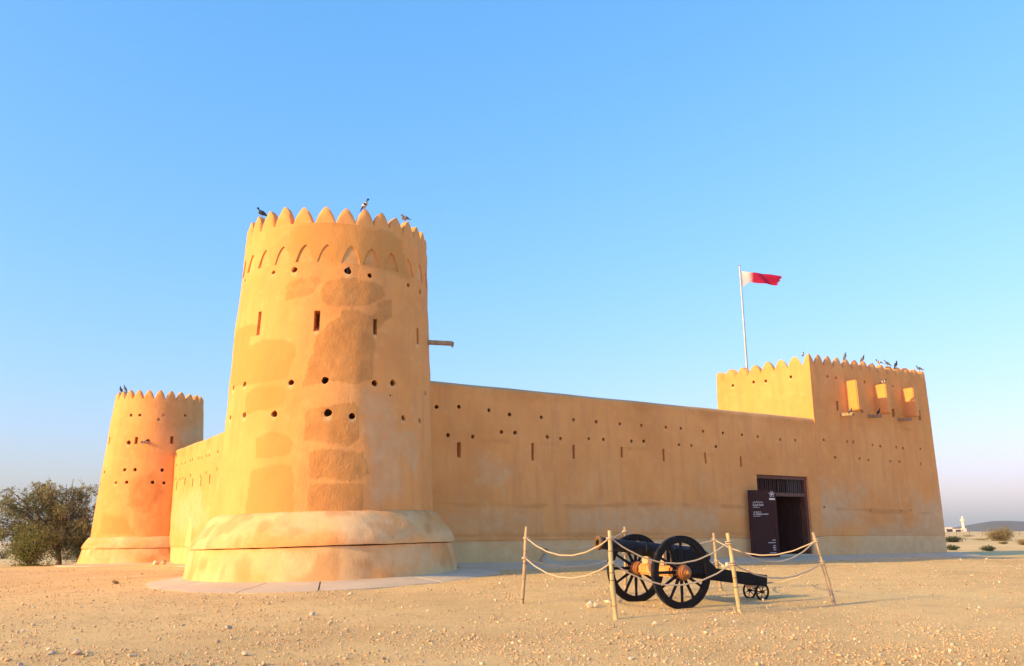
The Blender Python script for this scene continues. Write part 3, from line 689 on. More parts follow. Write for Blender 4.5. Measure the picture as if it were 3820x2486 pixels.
# ------------------------------------------------------------------ gate tower
GT1, GD, GZV, GZP = 31.62, 5.9, 9.20, 9.70
gate_root = thing('gate_tower', W(27, -3, .6), 'square battlemented gate tower with three box machicolations and pigeons', 'tower')
NF, NR, NB, NL = 92, 30, 24, 60
def gate_ring(z, inset=0.0):
    k = .024 * (z - .7); a0, a1, d0, d1 = GT + inset, GT1 - k - inset, .024 - inset, -GD + .3 * k + inset
    r = [(a0 + (a1 - a0) * i / NF, d0) for i in range(NF)] + [(a1, d0 + (d1 - d0) * i / NR) for i in range(NR)] + [(a1 + (a0 - a1) * i / NB, d1) for i in range(NB)] + [(a0, d1 + (d0 - d1) * i / NL) for i in range(NL)]
    return r
gzs = np.concatenate([[.25, .5, .75, 1.0, 1.25, 1.50, 1.545, 1.558], np.linspace(1.60, GZV, 86)])
v = []
NP_ = NF + NR + NB + NL
GMF = 13; GML = 7
for z in gzs:
    for i, (t, d) in enumerate(gate_ring(z)):
        if z < 1.55 and (i < NF): d -= .024
        if z < 1.55 and i >= NF and i < NF + NR: t -= .02
        v.append((t, d, z))
v = np.array(v); P = np.stack([C1[0] + v[:, 0] * U[0] + v[:, 1] * N[0], C1[1] + v[:, 0] * U[1] + v[:, 1] * N[1], v[:, 2]], 1)
e = wall_noise(P); idx = np.tile(np.arange(NP_), len(gzs))
ribf = np.abs(np.sin(pi * GMF * np.clip(idx / NF, 0, 1))) ** .6; ribl = np.abs(np.sin(pi * GML * np.clip((idx - NF - NR - NB) / NL, 0, 1))) ** .6
rz = sstep(7.0, 9.2, v[:, 2])
e2 = np.where(idx < NF, .022 * rz * (ribf - .6), np.where(idx >= NF + NR + NB, .014 * rz * (ribl - .6), 0)); e2[(idx == 0)] = 0
dirs = np.where((idx < NF)[:, None], n3[None], np.where((idx < NF + NR)[:, None], u3[None], np.where((idx < NF + NR + NB)[:, None], -n3[None], -u3[None])))
lowleft = (idx >= NF + NR + NB) & (v[:, 2] < 6.8); e = np.where(lowleft, 0, e)
P = P + dirs * (e + e2)[:, None]
v = P.tolist(); f = []
for i in range(len(gzs) - 1):
    a = i * NP_; f += [(a + k, a + (k + 1) % NP_, a + NP_ + (k + 1) % NP_, a + NP_ + k) for k in range(NP_)]
top = (len(gzs) - 1) * NP_
def add_ring(z, inset):
    o = len(v); v.extend([W(t, d, z) for t, d in gate_ring(z, inset)]); return o
r1 = add_ring(GZV, .34); r2 = add_ring(GZV - 1.1, .36)
for a, b in ((top, r1), (r1, r2)): f += [(a + k, a + (k + 1) % NP_, b + (k + 1) % NP_, b + k) for k in range(NP_)]
f += [tuple(r2 + k for k in range(NP_)), tuple(range(NP_))[::-1]]
org = np.array(W(27, -3, .25)); me = bpy.data.meshes.new('tower_wall'); me.from_pydata((np.array(v) - org).tolist(), [], f); me.materials.append(PLASTER); me.validate(); me.update()
bm = bmesh.new(); bm.from_mesh(me); bmesh.ops.recalc_face_normals(bm, faces=bm.faces); bm.to_mesh(me); bm.free()
gw = link('tower_wall', me, org, gate_root)
mb = MB(); hp = []
Zb = lambda X, Y: (2650 + X / 2.6444, 1250 + Y / 2.6444)
GH = [(*Z6(x, y), r) for x, y, r in [(750, 676, 1), (811, 675, 1), (835, 268, 1.1), (889, 277, 1), (1022, 293, 1.05), (1075, 303, 1.15), (1257, 329, 1), (962, 685, .95), (1002, 687, 1), (1127, 708, 1), (1175, 715, 1.05), (1278, 722, 1), (1321, 727, 1), (1433, 732, .95), (885, 788, 1.1), (1042, 795, 1), (1100, 804, 1), (1241, 812, 1), (1297, 815, 1.05), (1432, 828, .8), (815, 1107, .9), (1112, 1125, .6), (1307, 1127, .6), (1374, 1126, .6)]]
GS = [(Z6(895, 0)[0], Z6(0, 425)[1], Z6(0, 487)[1], .17), (Z6(1053, 0)[0], Z6(0, 450)[1], Z6(0, 500)[1], .2), (Z6(1256, 0)[0], Z6(0, 475)[1], Z6(0, 527)[1], .2), (Z6(1423, 0)[0], Z6(0, 483)[1], Z6(0, 548)[1], .2)]
plane_holes(mb, hp, GH, GS, C1, U, N, .068)
GC = C1 + GT * U
hl = [(*Zb(x, y), 1) for x, y in [(220, 500), (425, 466), (545, 456), (790, 414)]]; hp2 = []
plane_holes(mb, hp2, hl, [], GC, V, -U, .085)
cut(gw, mb); finish(gw.data, 42)
wall_attrs(gw, C1, U, N, 99, lambda t: 1.552, hp, [(27, 6.6, 4, .12, .25), (24.5, 2.72, 2.2, .09, .4), (28.5, 2.62, 3, .1, .5), (27, 1.66, 5, .1, .35)])
Pw = verts_world(gw); tt = (Pw[:, :2] - C1) @ U
a_ = gw.data.attributes['pale']; cur = np.empty(len(Pw), np.float32); a_.data.foreach_get('value', cur)
for t0_, z0_, r_ in hp2:
    s_ = (Pw[:, :2] - GC) @ V; cur = np.maximum(cur, .8 * np.exp(-((s_ - t0_) / .11) ** 2 - ((Pw[:, 2] - z0_ + .08) / .15) ** 2) * (tt < GT + .3))
a_.data.foreach_set('value', cur.astype(np.float32))
# battlements of the gate tower
gk = .024 * (GZV - .7); g0, g1, gd0, gd1 = GT, GT1 - gk, .024, -GD + .3 * gk
def gpath(p, inset):     # closed path, p=0 at the near left corner, running along the front
    F, S = g1 - g0, gd0 - gd1; L = 2 * (F + S); p = p % L; i = inset
    def lerp(A, B, q): return (A[0] + (B[0] - A[0]) * q, A[1] + (B[1] - A[1]) * q)
    c = [(g0 + i, gd0 - i), (g1 - i, gd0 - i), (g1 - i, gd1 + i), (g0 + i, gd1 + i)]
    if p < F: q = lerp(c[0], c[1], p / F)
    elif p < F + S: q = lerp(c[1], c[2], (p - F) / S)
    elif p < 2 * F + S: q = lerp(c[2], c[3], (p - F - S) / F)
    else: q = lerp(c[3], c[0], (p - 2 * F - S) / S)
    return W(q[0], q[1], 0)[:2]
GF, GS_ = g1 - g0, gd0 - gd1; GL = 2 * (GF + GS_)
ms = [(GF * i / GMF, GF / GMF) for i in range(GMF + 1)] + [(GF + GS_ * i / 7, GS_ / 7) for i in range(1, 8)] + [(GF + GS_ + GF * i / GMF, GF / GMF) for i in range(1, GMF + 1)] + [(2 * GF + GS_ + GS_ * i / 7, GS_ / 7) for i in range(1, 7)]
g_merl = []
for p0, wd_ in ms:
    mb = MB()
    hw = wd_ * .5
    if min(abs(p0), abs(p0 - GF)) < 1e-6: hw = .36
    merlon_mesh(mb, lambda q: gpath(p0 + q, .012), lambda q: gpath(p0 + q, .32), hw, GZV, (GZP - GZV) * random.uniform(.95, 1.05))
    mo = mb.build('merlon', PLASTER, gate_root, smooth=40); g_merl.append(p0)
    bm = bmesh.new(); bm.from_mesh(mo.data); bmesh.ops.recalc_face_normals(bm, faces=bm.faces); bm.to_mesh(mo.data); bm.free()
# three box machicolations
BOXT = [25.0, 27.14, 29.30]
for t in BOXT:
    mb = MB(); c = np.array(W(t + .17, .31, 7.87)); mb.bevel_box(c, u3 * .17, n3 * .335, up3 * .70, .035)
    for i, q in enumerate(mb.v):
        e_ = .012 * float(vn(q[0] * 3, q[1] * 3, q[2] * 3, 44)); mb.v[i] = (q[0] + e_, q[1] - e_, q[2])
    mb.build('machicolation_box', PLASTER, gate_root)
# timber rain spouts
def spout(root, p, d, L, w=.055, h=.06, drop=.03, hook=False):
    """open trough of three boards, p on the wall, d outward plan direction"""
    d = np.array([*d, 0.0]); d /= np.linalg.norm(d); s = np.cross(up3, d); ax = d * L / 2 - up3 * drop / 2; mb = MB(); c = np.array(p) + d * (L / 2 - .12)
    mb.bevel_box(c - up3 * h, ax, s * w, up3 * .012, .004)
    for k in (-1, 1): mb.bevel_box(c + s * k * (w + .008), ax, s * .012, up3 * h, .004)
    if hook: mb.bevel_box(c + d * (L / 2 - .03) - up3 * (h + .06), d * .018, s * w, up3 * .05, .004)
    return mb.build('rain_spout', SPOUTW, root)
for (X, Y) in [(335, 1125), (945, 1160), (1610, 1235)]:
    t, z = on_plane(3080 + X / 5.95, 1360 + Y / 5.95, C1, U); spout(gate_root, W(t + .02, 0, z), N, .78, .06, .07, .04)
a, z = T1.px(1588, 1284); a = radians(76); spout(T1root, T1.pt(a, 7.52), T1.nrm(radians(64))[:2], .95, .06, .06, .10, True)
a, z = T2.px(*[380 + 885 / 5.1625, 1420 + 1200 / 5.1625]); spout(T2root, T2.pt(a, z), T2.nrm(a - .25)[:2], .8, .065, .06, .06, True)

# ------------------------------------------------------------------ doorway
def frame_part(name, t0, t1, z0, z1, d0, d1, mat, parent=wall_root, b=.012):
    mb = MB(); mb.bevel_box(W((t0 + t1) / 2, (d0 + d1) / 2, (z0 + z1) / 2), u3 * (t1 - t0) / 2, n3 * (d1 - d0) / 2, up3 * (z1 - z0) / 2, b); return mb.build(name, mat, parent)
FD = -.10
frame_part('door_jamb', DT0 + .004, DT0 + .13, DZ0 + .004, DZ1 - .15, FD - .16, FD, FRAMEW)
frame_part('door_jamb', DT1 - .16, DT1 - .004, DZ0 + .004, DZ1 - .15, FD - .22, FD + .02, FRAMEW)
frame_part('door_lintel', DT0 + .004, DT1 - .004, DZ1 - .148, DZ1 - .004, FD - .18, FD + .03, FRAMEW)
TZ = 3.28
frame_part('transom_bar', DT0 + .134, DT1 - .164, TZ - .09, TZ + .06, FD - .15, FD + .01, FRAMEW)
nsl = 22
for i in range(nsl):
    a = DT0 + .16 + (DT1 - DT0 - .36) * i / nsl
    frame_part('transom_slat', a, a + .085, TZ + .062, DZ1 - .150, FD - .11 - .01 * (i % 2), FD - .075 - .01 * (i % 2), SLATW if i > 14 else DOORW, b=.004)
frame_part('transom_strut', DT0 + 1.42, DT0 + 1.47, TZ + .062, DZ1 - .150, FD - .07, FD - .03, SLATW, b=.004)
frame_part('door_sill', DT0 + .004, DT1 - .004, .62, DZ0 + .05, -.5, .05, CONC)
# inner leaf, swung inwards against the passage wall
def panel(mb, o, e, w, h, th, mi=0):
    """framed door leaf: o lower corner, e along; rails and stiles proud of the panels"""
    e = np.array([*e, 0.0]); e /= np.linalg.norm(e); nn = np.cross(e, up3); o = np.array(o, float)
    mb.bevel_box(o + e * w / 2 + up3 * h / 2, e * w / 2, nn * th * .3, up3 * h / 2, .004, mi)
    for a in (.06, w - .06): mb.bevel_box(o + e * a + up3 * h / 2, e * .058, nn * th * .5, up3 * (h / 2 - .001), .006, mi)
    for b in (.09, h * .42, h * .78, h - .09): mb.bevel_box(o + e * w / 2 + up3 * b, e * (w / 2 - .119), nn * th * .47, up3 * .075, .006, mi)
mb = MB(); panel(mb, W(DT1 - .20, -.34, DZ0 + .06), -.94 * N - .34 * U, 1.40, 2.42, .06); inner_leaf = mb.build('door_leaf', DOORW, wall_root)
mb = MB(); panel(mb, W(DT0 + .22, -.34, DZ0 + .06), -.97 * N + .24 * U, 1.40, 2.42, .06); mb.build('door_leaf', DOORW, wall_root)
# outer leaf standing open in front of the wall, with the lettering
tl, zl = on_plane(2784, 2080, C1, U)
o_leaf = np.array(W(17.86, .26, .72)); e_leaf = np.array([sin(radians(80)), cos(radians(80))])
LW, LH_ = 1.22, 2.66
mb = MB(); panel(mb, o_leaf, e_leaf, LW, LH_, .06)
leaf = mb.build('door_leaf', DOORW, wall_root); leaf['label'] = 'open glossy dark red outer door leaf with white welcome lettering'
e3 = np.array([*e_leaf, 0]); nn_l = np.cross(e3, up3)
if nn_l[1] > 0: nn_l = -nn_l
def on_leaf(a, b, out=.0335): return o_leaf + e3 * a + up3 * b + nn_l * out
mb = MB(); mb.bevel_box(on_leaf(LW / 2, LH_ / 2, .026), e3 * (LW / 2 - .12), nn_l * .006, up3 * (LH_ / 2 - .15), .002)
glossy = mat_plain('dark_red_sheet', (.040, .014, .014), .40, .18, var=.15); mb.build('sign_sheet', glossy, leaf)
def text_obj(txt, size, a, b, parent, name='lettering', mat=WHITE_P, bold=.004):
    cu = bpy.data.curves.new('txt', 'FONT'); cu.body = txt; cu.size = size; cu.extrude = .001; cu.offset = bold * size
    ob = bpy.data.objects.new('txt', cu); COL.objects.link(ob); bpy.context.view_layer.update()
    me = bpy.data.meshes.new_from_object(ob.evaluated_get(bpy.context.evaluated_depsgraph_get())); bpy.data.objects.remove(ob)
    M = Matrix((Vector(e3), Vector(up3), Vector(nn_l))).transposed().to_4x4()
    me.transform(M); me.materials.clear(); me.materials.append(mat); p = on_leaf(a, b, .0345)
    return link(name, me, p, parent)
text_obj('AL ZUBARAH FORT', .075, .17, 1.665, leaf, bold=.02)
text_obj('WELCOME TO', .055, .17, 1.755, leaf, bold=.015)
def arabic(s):      # joined letter forms in reading order right to left
    return s[::-1]
text_obj(arabic('\uFED7\uFEE0\uFECC\uFE94 \uFE8D\uFEDF\uFEB0\uFE91\uFE8E\uFEAD\uFE93'), .11, .17, 2.03, leaf, bold=.015)
text_obj(arabic('\uFEE3\uFEAE\uFEA3\uFE92\uFE8E \uFE91\uFEDC\uFEE2 \uFED3\uFEF2'), .085, .17, 2.16, leaf, bold=.015)
mb = MB()
for b in (1.965, 1.61): mb.box(on_leaf(.32, b, .0335), e3 * .15, nn_l * .001, up3 * .011)
mb.build('underline', GREY_P, leaf)
mb = MB()                                             # emblem of looped petals over a caption bar
cx_, cz_ = 1.03, 2.50
for k in range(5):
    q = radians(90 + 72 * k); pc = (cx_ + .062 * cos(q), cz_ + .058 * sin(q)); pts = []
    for j in range(17):
        w_ = 2 * pi * j / 16; lx, ly = .062 * cos(w_), .034 * sin(w_); pts.append(on_leaf(pc[0] + lx * cos(q) - ly * sin(q), pc[1] + lx * sin(q) + ly * cos(q), .034))
    mb.tube(pts, .008, 5, caps=False)
mb.box(on_leaf(cx_, cz_ - .20, .0335), e3 * .125, nn_l * .001, up3 * .036)
mb.build('emblem', WHITE_P, leaf)
mb = MB()
for b, a0_, a1_ in [(.66, .92, 1.06), (.56, .74, 1.06), (.44, .94, 1.06), (.36, .92, 1.06), (.28, .95, 1.06), (.16, .78, 1.06)]: mb.box(on_leaf((a0_ + a1_) / 2, b, .0335), e3 * (a1_ - a0_) / 2, nn_l * .001, up3 * .018)
mb.build('grey_stripes', GREY_P, leaf)  # flat grey stripes low on the outer leaf
# passage behind the doorway, its dimness put into the wall colour
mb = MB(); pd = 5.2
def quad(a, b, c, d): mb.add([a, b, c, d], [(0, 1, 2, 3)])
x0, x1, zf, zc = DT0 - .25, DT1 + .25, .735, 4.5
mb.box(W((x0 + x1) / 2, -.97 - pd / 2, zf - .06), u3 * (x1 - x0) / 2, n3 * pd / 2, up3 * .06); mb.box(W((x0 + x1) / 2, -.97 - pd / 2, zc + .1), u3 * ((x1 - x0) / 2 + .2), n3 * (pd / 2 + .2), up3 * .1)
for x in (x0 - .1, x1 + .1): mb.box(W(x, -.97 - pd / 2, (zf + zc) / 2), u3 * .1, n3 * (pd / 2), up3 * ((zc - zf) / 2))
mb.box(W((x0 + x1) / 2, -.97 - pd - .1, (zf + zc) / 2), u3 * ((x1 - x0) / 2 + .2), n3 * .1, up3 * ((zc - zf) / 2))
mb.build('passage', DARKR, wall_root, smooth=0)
st_ = thing('display_stand', W(19.62, -.42, DZ0 + .05), 'small pale grey board stand just inside the fort doorway', 'stand')
mb = MB(); mb.bevel_box(W(19.62, -.42, DZ0 + .05 + .45), u3 * .21 + n3 * .05, n3 * .03, up3 * .42 , .01); mb.build('board', GREY_P, st_)
mb = MB(); mb.bevel_box(W(19.62, -.46, DZ0 + .05 + .018), u3 * .22, n3 * .12, up3 * .018, .006); mb.build('foot', GREY_P, st_)
# drain stub and splash mound at the wall foot
t, z = on_plane(2031, 2050, C1, U)
mb = MB(); mb.tube([W(t, -.1, z), W(t, .16, z - .03)], .045, 10); mb.build('drain_pipe', NODE, wall_root)
mb = MB(); vs = []; fs = []
for i in range(9):
    for j in range(9):
        q = i / 8; s_ = -1 + j / 4; hgt = .7 * (z - .08 - .58) * (1 - q) ** 2.2 * (1 - .75 * abs(s_) ** 1.5) + .0
        vs.append(W(t + s_ * (.20 + .40 * q), .0 + 1.0 * q, .585 + .10 * (1 - q) + max(hgt, 0)))
fs = [(i * 9 + j, (i + 1) * 9 + j, (i + 1) * 9 + j + 1, i * 9 + j + 1) for i in range(8) for j in range(8)]
mb.add(vs, fs); so = mb.build('splash_mound', CONC, wall_root)
bm = bmesh.new(); bm.from_mesh(so.data); r_ = bmesh.ops.extrude_face_region(bm, geom=bm.faces[:]); bmesh.ops.translate(bm, vec=(0, 0, -.25), verts=[q for q in r_['geom'] if isinstance(q, bmesh.types.BMVert)]); bmesh.ops.recalc_face_normals(bm, faces=bm.faces); bm.to_mesh(so.data); bm.free()

# ------------------------------------------------------------------ concrete aprons
def apron_ring(name, C, base, rin, rout, a0, a1, joints, lift, label, nstep=3):
    root = bpy.data.objects.new(name, None); COL.objects.link(root); root['_org'] = [float(C[0]), float(C[1]), float(terr(C[0], C[1]))]; root.location = Vector(root['_org']); tag(root, label, 'apron', kind='structure')
    edges = [a0] + joints + [a1]
    for s0, s1 in zip(edges[:-1], edges[1:]):
        s0 += .004; s1 -= .004; n = max(3, int((s1 - s0) / .05)); m = 7; vs = []
        for i in range(n + 1):
            a = s0 + (s1 - s0) * i / n; ro = rout(a); ro += .10 * float(vn(a * 7, 0, 0, 61)) + .05 * float(vn(a * 23, 0, 0, 62))
            for j in range(m + 1):
                q = j / m; r = rin + (ro - rin) * q; x = C[0] + r * cos(base + a); y = C[1] + r * sin(base + a)
                z = float(terr(x, y, False)) + .035 + lift * (1 - q) ** 1.5 + .006 * float(vn(x * 2, y * 2, 0, 63)) - (.02 if j == m else 0)
                vs.append((x, y, z))
        o_ = len(vs); vs += [(x, y, z - .22) for x, y, z in vs]; K = m + 1; fs = []
        for i in range(n):
            for j in range(m):
                a = i * K + j; fs += [(a, a + 1, a + K + 1, a + K), (o_ + a, o_ + a + K, o_ + a + K + 1, o_ + a + 1)]
            for j in (0, m): a = i * K + j; fs.append((a, a + K, o_ + a + K, o_ + a) if j == 0 else (a + K, a, o_ + a, o_ + a + K))
        for i in (0, n):
            for j in range(m): a = i * K + j; fs.append((a + 1, a, o_ + a, o_ + a + 1) if i == 0 else (a, a + 1, o_ + a + 1, o_ + a))
        mb = MB(); mb.add(vs, fs); ob = mb.build('slab', CONC, root, smooth=40)
        bm = bmesh.new(); bm.from_mesh(ob.data); bmesh.ops.recalc_face_normals(bm, faces=bm.faces); bm.to_mesh(ob.data); bm.free()
apron_ring('tower_apron', C1, T1.base, 3.85, lambda a: np.interp(a, [-1.9, -1.2, -.7, -.3, .2, .6, .95, 1.3, 1.7], [4.6, 5.0, 5.35, 5.75, 5.55, 5.15, 4.95, 5.2, 5.3]), -1.9, 1.62, [-.93, -.36, -.02, .62, 1.15], .10, 'cracked pale concrete apron round the foot of the tall tower')
apron_ring('tower_apron', C2, T2.base, 3.2, lambda a: 4.5, -2.0, .95, [-.7, .2], .06, 'sandy concrete apron round the foot of the smaller tower')
def apron_strip(P0, D, Nn, t0, t1, w, zin, cuts, label, flare=0):
    p = P0 + (t0 + t1) / 2 * D; root = bpy.data.objects.new('wall_apron', None); COL.objects.link(root); root['_org'] = [p[0], p[1], .5]; root.location = Vector(root['_org']); tag(root, label, 'apron', kind='structure')
    ed = [t0] + cuts + [t1]
    for a, b in zip(ed[:-1], ed[1:]):
        a += .006; b -= .006; n = max(3, int((b - a) / .3)); m = 5; vs = []
        for i in range(n + 1):
            t = a + (b - a) * i / n; ww = w + .12 * float(vn(t * 1.3, 0, 0, 64)) + .05 * float(vn(t * 5, 0, 0, 65))
            for j in range(m + 1):
                q = j / m; d = -.05 + (ww + .05) * q; x, y = P0 + t * D + d * Nn; zo = float(terr(x, y, False)) + .03
                vs.append((x, y, zin + (zo - zin) * q ** .8 - (.02 if j == m else 0)))
        o_ = len(vs); vs += [(x, y, z - .3) for x, y, z in vs]; K = m + 1; fs = []
        for i in range(n):
            for j in range(m): q = i * K + j; fs += [(q, q + 1, q + K + 1, q + K), (o_ + q, o_ + q + K, o_ + q + K + 1, o_ + q + 1)]
            for j in (0, m): q = i * K + j; fs.append((q, q + K, o_ + q + K, o_ + q))
        for i in (0, n):
            for j in range(m): q = i * K + j; fs.append((q + 1, q, o_ + q, o_ + q + 1))
        mb = MB(); mb.add(vs, fs); ob = mb.build('slab', CONC, root, smooth=40)
        bm = bmesh.new(); bm.from_mesh(ob.data); bmesh.ops.recalc_face_normals(bm, faces=bm.faces); bm.to_mesh(ob.data); bm.free()
apron_strip(C1, U, N, 4.2, 32.6, 1.25, .735, [7.3, 10.2, 13.4, 16.2, 19.0, 22.1, 25.2, 28.4], 'grey concrete strip along the foot of the front wall')
apron_strip(C1, V, -U, 4.2, 23.2, .8, .28, [9, 14, 19], 'concrete strip along the foot of the side wall')
#--PART2--
# ------------------------------------------------------------------ cannon
ca = np.array([sin(radians(63)), cos(radians(63)), 0.0]); cb = np.array([ca[1], -ca[0], 0.0])     # trail direction, side towards the camera
WR, TRK = .67, .75
fc = ground_px(2546, 2270); bc = fc - cb * 2 * TRK; bc[2] = float(terr(bc[0], bc[1]))
fc[2] -= .012; bc[2] -= .012
b3 = (fc - bc) / np.linalg.norm(fc - bc); A0 = (fc + bc) / 2
tailp = A0 + ca * 2.5; tz = float(terr(tailp[0], tailp[1])) - A0[2]
c3 = np.cross(ca, b3); c3 = c3 / np.linalg.norm(c3); c3 = c3 if c3[2] > 0 else -c3
def K(t, s, h): return A0 + t * ca + s * b3 + h * c3
cannon = thing('cannon', A0, 'old black field cannon on two big spoked wheels inside the rope barrier', 'cannon')
def wheel(s, R, rim_w, rim_h, spokes, hub_prof, parent, hubmat, name='wheel', t=0.0, h=None, sp_r=(.030, .024), hub_r=.12, ph=0.0, rimmat=BLACKCHIP):
    h = R if h is None else h; o = K(t, s, h); sg = 1 if s > 0 else -1
    mb = MB(); hw = rim_w / 2; bv = .012 * R / .67
    prof = [(-hw + bv, R), (hw - bv, R), (hw, R - bv), (hw, R - rim_h + bv), (hw - bv, R - rim_h), (-hw + bv, R - rim_h), (-hw, R - rim_h + bv), (-hw, R - bv)]
    mb.lathe(prof, o, b3, ca, c3, 56, closed=True); w = mb.build(name, rimmat, parent, smooth=30, org=o)
    mb = MB(); tw = hw * .86; mb.lathe([(-tw, R + .001), (-tw, R + .011), (tw, R + .011), (tw, R + .001)], o, b3, ca, c3, 56, closed=True); mb.build('tyre', IRON, w, smooth=30)
    mb = MB(); mb.lathe([(x * sg, r) for x, r in hub_prof], o, b3, ca, c3, 28, closed=True); mb.build('hub', hubmat, w, smooth=40)
    for k in range(spokes):
        q = ph + 2 * pi * k / spokes; dr = cos(q) * ca + sin(q) * c3
        mb = MB(); mb.tube([o + dr * hub_r * .8, o + dr * (hub_r + (R - rim_h - hub_r) * .25), o + dr * (hub_r + (R - rim_h - hub_r) * .8), o + dr * (R - rim_h + .008)], [sp_r[0] * 1.05, sp_r[0], sp_r[1], sp_r[1] * 1.15], 8); mb.build('spoke', BLACK, w)
    return w
HP = [(-.20, .02), (-.20, .120), (-.14, .125), (-.13, .140), (.07, .150), (.075, .150), (.08, .134), (.125, .130), (.13, .118), (.165, .112), (.17, .07), (.205, .065), (.21, .02)]
for s in (TRK, -TRK):
    w = wheel(s, WR, .092, .122, 12, HP, cannon, HUBW, ph=radians(0), sp_r=(.032, .025))
    o = K(0, s, WR); sg = 1 if s > 0 else -1
    for x in (-.07, .06): 
        mb = MB(); mb.lathe([((x - .012) * sg, .1445), ((x - .012) * sg, .156), ((x + .012) * sg, .156), ((x + .012) * sg, .1445)], o, b3, ca, c3, 28, closed=True); mb.build('hub_band', IRON, w, smooth=40)
    mb = MB(); mb.lathe([(.206 * sg, .004), (.206 * sg, .042), (.228 * sg, .040), (.234 * sg, .004)], o, b3, ca, c3, 18, closed=True); mb.build('axle_cap', BEAMW, w, smooth=40)
mb = MB()
mb.bevel_box(K(0, 0, WR), b3 * (TRK - .215), ca * .105, c3 * .105, .035); mb.build('axle_beam', BEAMW, cannon)
mb = MB(); mb.tube([K(0, -TRK - .23, WR), K(0, TRK + .23, WR)], .035, 12); mb.build('axle', IRON, cannon)
# notched wooden bolster ahead of the axle
prof = [(-.36, WR + .11), (.36, WR + .11), (.36, WR + .40), (.24, WR + .40)] + [(.19 * cos(q), WR + .345 - .17 * sin(q)) for q in np.linspace(.15, pi - .15, 11)] + [(-.24, WR + .34), (-.36, WR + .34)]
mb = MB(); n_ = len(prof); vs = [K(-.115, s, h) for s, h in prof] + [K(-.045, s, h) for s, h in prof]
mb.add(vs, [tuple(range(n_)), tuple(range(n_, 2 * n_))[::-1]] + [(k, n_ + k, n_ + (k + 1) % n_, (k + 1) % n_) for k in range(n_)])
bo = mb.build('bolster', RAWW, cannon, smooth=0)
bm = bmesh.new(); bm.from_mesh(bo.data); bmesh.ops.recalc_face_normals(bm, faces=bm.faces); bm.to_mesh(bo.data); bm.free()
# cheeks and trail
chp = [(-.04, .70), (-.04, 1.03), (.30, 1.08), (.72, 1.05), (1.00, .92), (1.28, .70), (1.30, .52), (.95, .58), (.40, .60)]
for s in (-.20, .20):
    mb = MB(); n_ = len(chp); vs = [K(t, s - .04, h) for t, h in chp] + [K(t, s + .04, h) for t, h in chp]
    mb.add(vs, [tuple(range(n_)), tuple(range(n_, 2 * n_))[::-1]] + [(k, n_ + k, n_ + (k + 1) % n_, (k + 1) % n_) for k in range(n_)])
    o_ = mb.build('cheek', BLACK, cannon, smooth=0); bm = bmesh.new(); bm.from_mesh(o_.data); bmesh.ops.recalc_face_normals(bm, faces=bm.faces); bmesh.ops.bevel(bm, geom=[e for e in bm.edges if e.is_manifold and e.calc_face_angle(0) > 1.2], offset=.01, segments=2, affect='EDGES'); bm.to_mesh(o_.data); bm.free()
TL = 2.72; p_a, p_b = K(.55, 0, .66), K(TL, 0, tz + .36); ax_ = (p_b - p_a) / 2; hh_ = np.cross(ax_, b3); hh_ /= np.linalg.norm(hh_); hh_ = hh_ if hh_[2] > 0 else -hh_
mb = MB(); mb.bevel_box((p_a + p_b) / 2, ax_, b3 * .125, hh_ * .122, .012); mb.build('trail', BLACK, cannon)
mb = MB(); mb.bevel_box(p_b - ax_ / np.linalg.norm(ax_) * .22 - hh_ * .13, ca * .16, b3 * .12, c3 * .028, .006); mb.build('trail_bed', RAWW, cannon)
TR = .165
for s in (-.19, .19):
    o = K(2.50, s, tz + TR - .008); h_ = tz + TR - .008
    wheel(s, TR, .035, .022, 6, [(-.03, .005), (-.03, .03), (.035, .03), (.04, .005)], cannon, BLACK, 'tail_wheel', 2.50, h_, (.010, .008), .028, .3, BLACK)
mb = MB(); mb.tube([K(2.50, -.2, tz + TR - .008), K(2.50, .2, tz + TR - .008)], .014, 8); mb.build('tail_axle', IRON, cannon)
# barrel
m0, m1 = K(-1.40, 0, 1.205), K(1.16, 0, .905); bx = (m1 - m0); BLn = np.linalg.norm(bx); bx /= BLn; e1 = b3 - bx * np.dot(b3, bx); e1 /= np.linalg.norm(e1); e2 = np.cross(bx, e1)
bp = [(a_, r_ * (1.10 if r_ > .061 else 1)) for a_, r_ in [(.42, .004), (.42, .058), (.0, .060), (-.004, .072), (.0, .118), (.02, .126), (.055, .122), (.10, .104), (.16, .098), (.30, .101), (.31, .110), (.34, .110), (.35, .102), (1.05, .120), (1.06, .132), (1.10, .132), (1.11, .124), (1.72, .140), (1.73, .152), (1.78, .152), (1.79, .146), (2.36, .156), (2.37, .172), (2.44, .172), (2.46, .155), (2.52, .11), (2.55, .06), (2.58, .045), (2.63, .050), (2.67, .062), (2.71, .055), (2.735, .02), (2.737, .003)]]
mb = MB(); mb.lathe(bp, m0, bx, e1, e2, 36); mb.m = [1 if i < 36 * 6 else 0 for i in range(len(mb.m))]
barrel = mb.build('barrel', [IRON, RUST], cannon, smooth=40)
mb = MB(); tp = m0 + bx * 1.48; mb.tube([tp - e1 * .255, tp + e1 * .255], .05, 14); mb.build('trunnion', IRON, barrel)
mb = MB(); mb.tube([K(.78, .03, .60), K(.86, 0, .80)], .028, 10); mb.build('elevating_screw', IRON, cannon)
for k in (-1, 1):
    mb = MB(); q = K(.95, .245 * k, .93); mb.tube([q, q + c3 * .10 + ca * .05, q + ca * .17 + c3 * .02, q - c3 * .12 + ca * .12], .014, 8); mb.build('side_handle', IRON, cannon)
    mb = MB(); mb.tube([K(.12, .25 * k, 1.06), K(-.02, .5 * k, WR + .02)], .016, 8); mb.build('brace_rod', RUST, cannon)

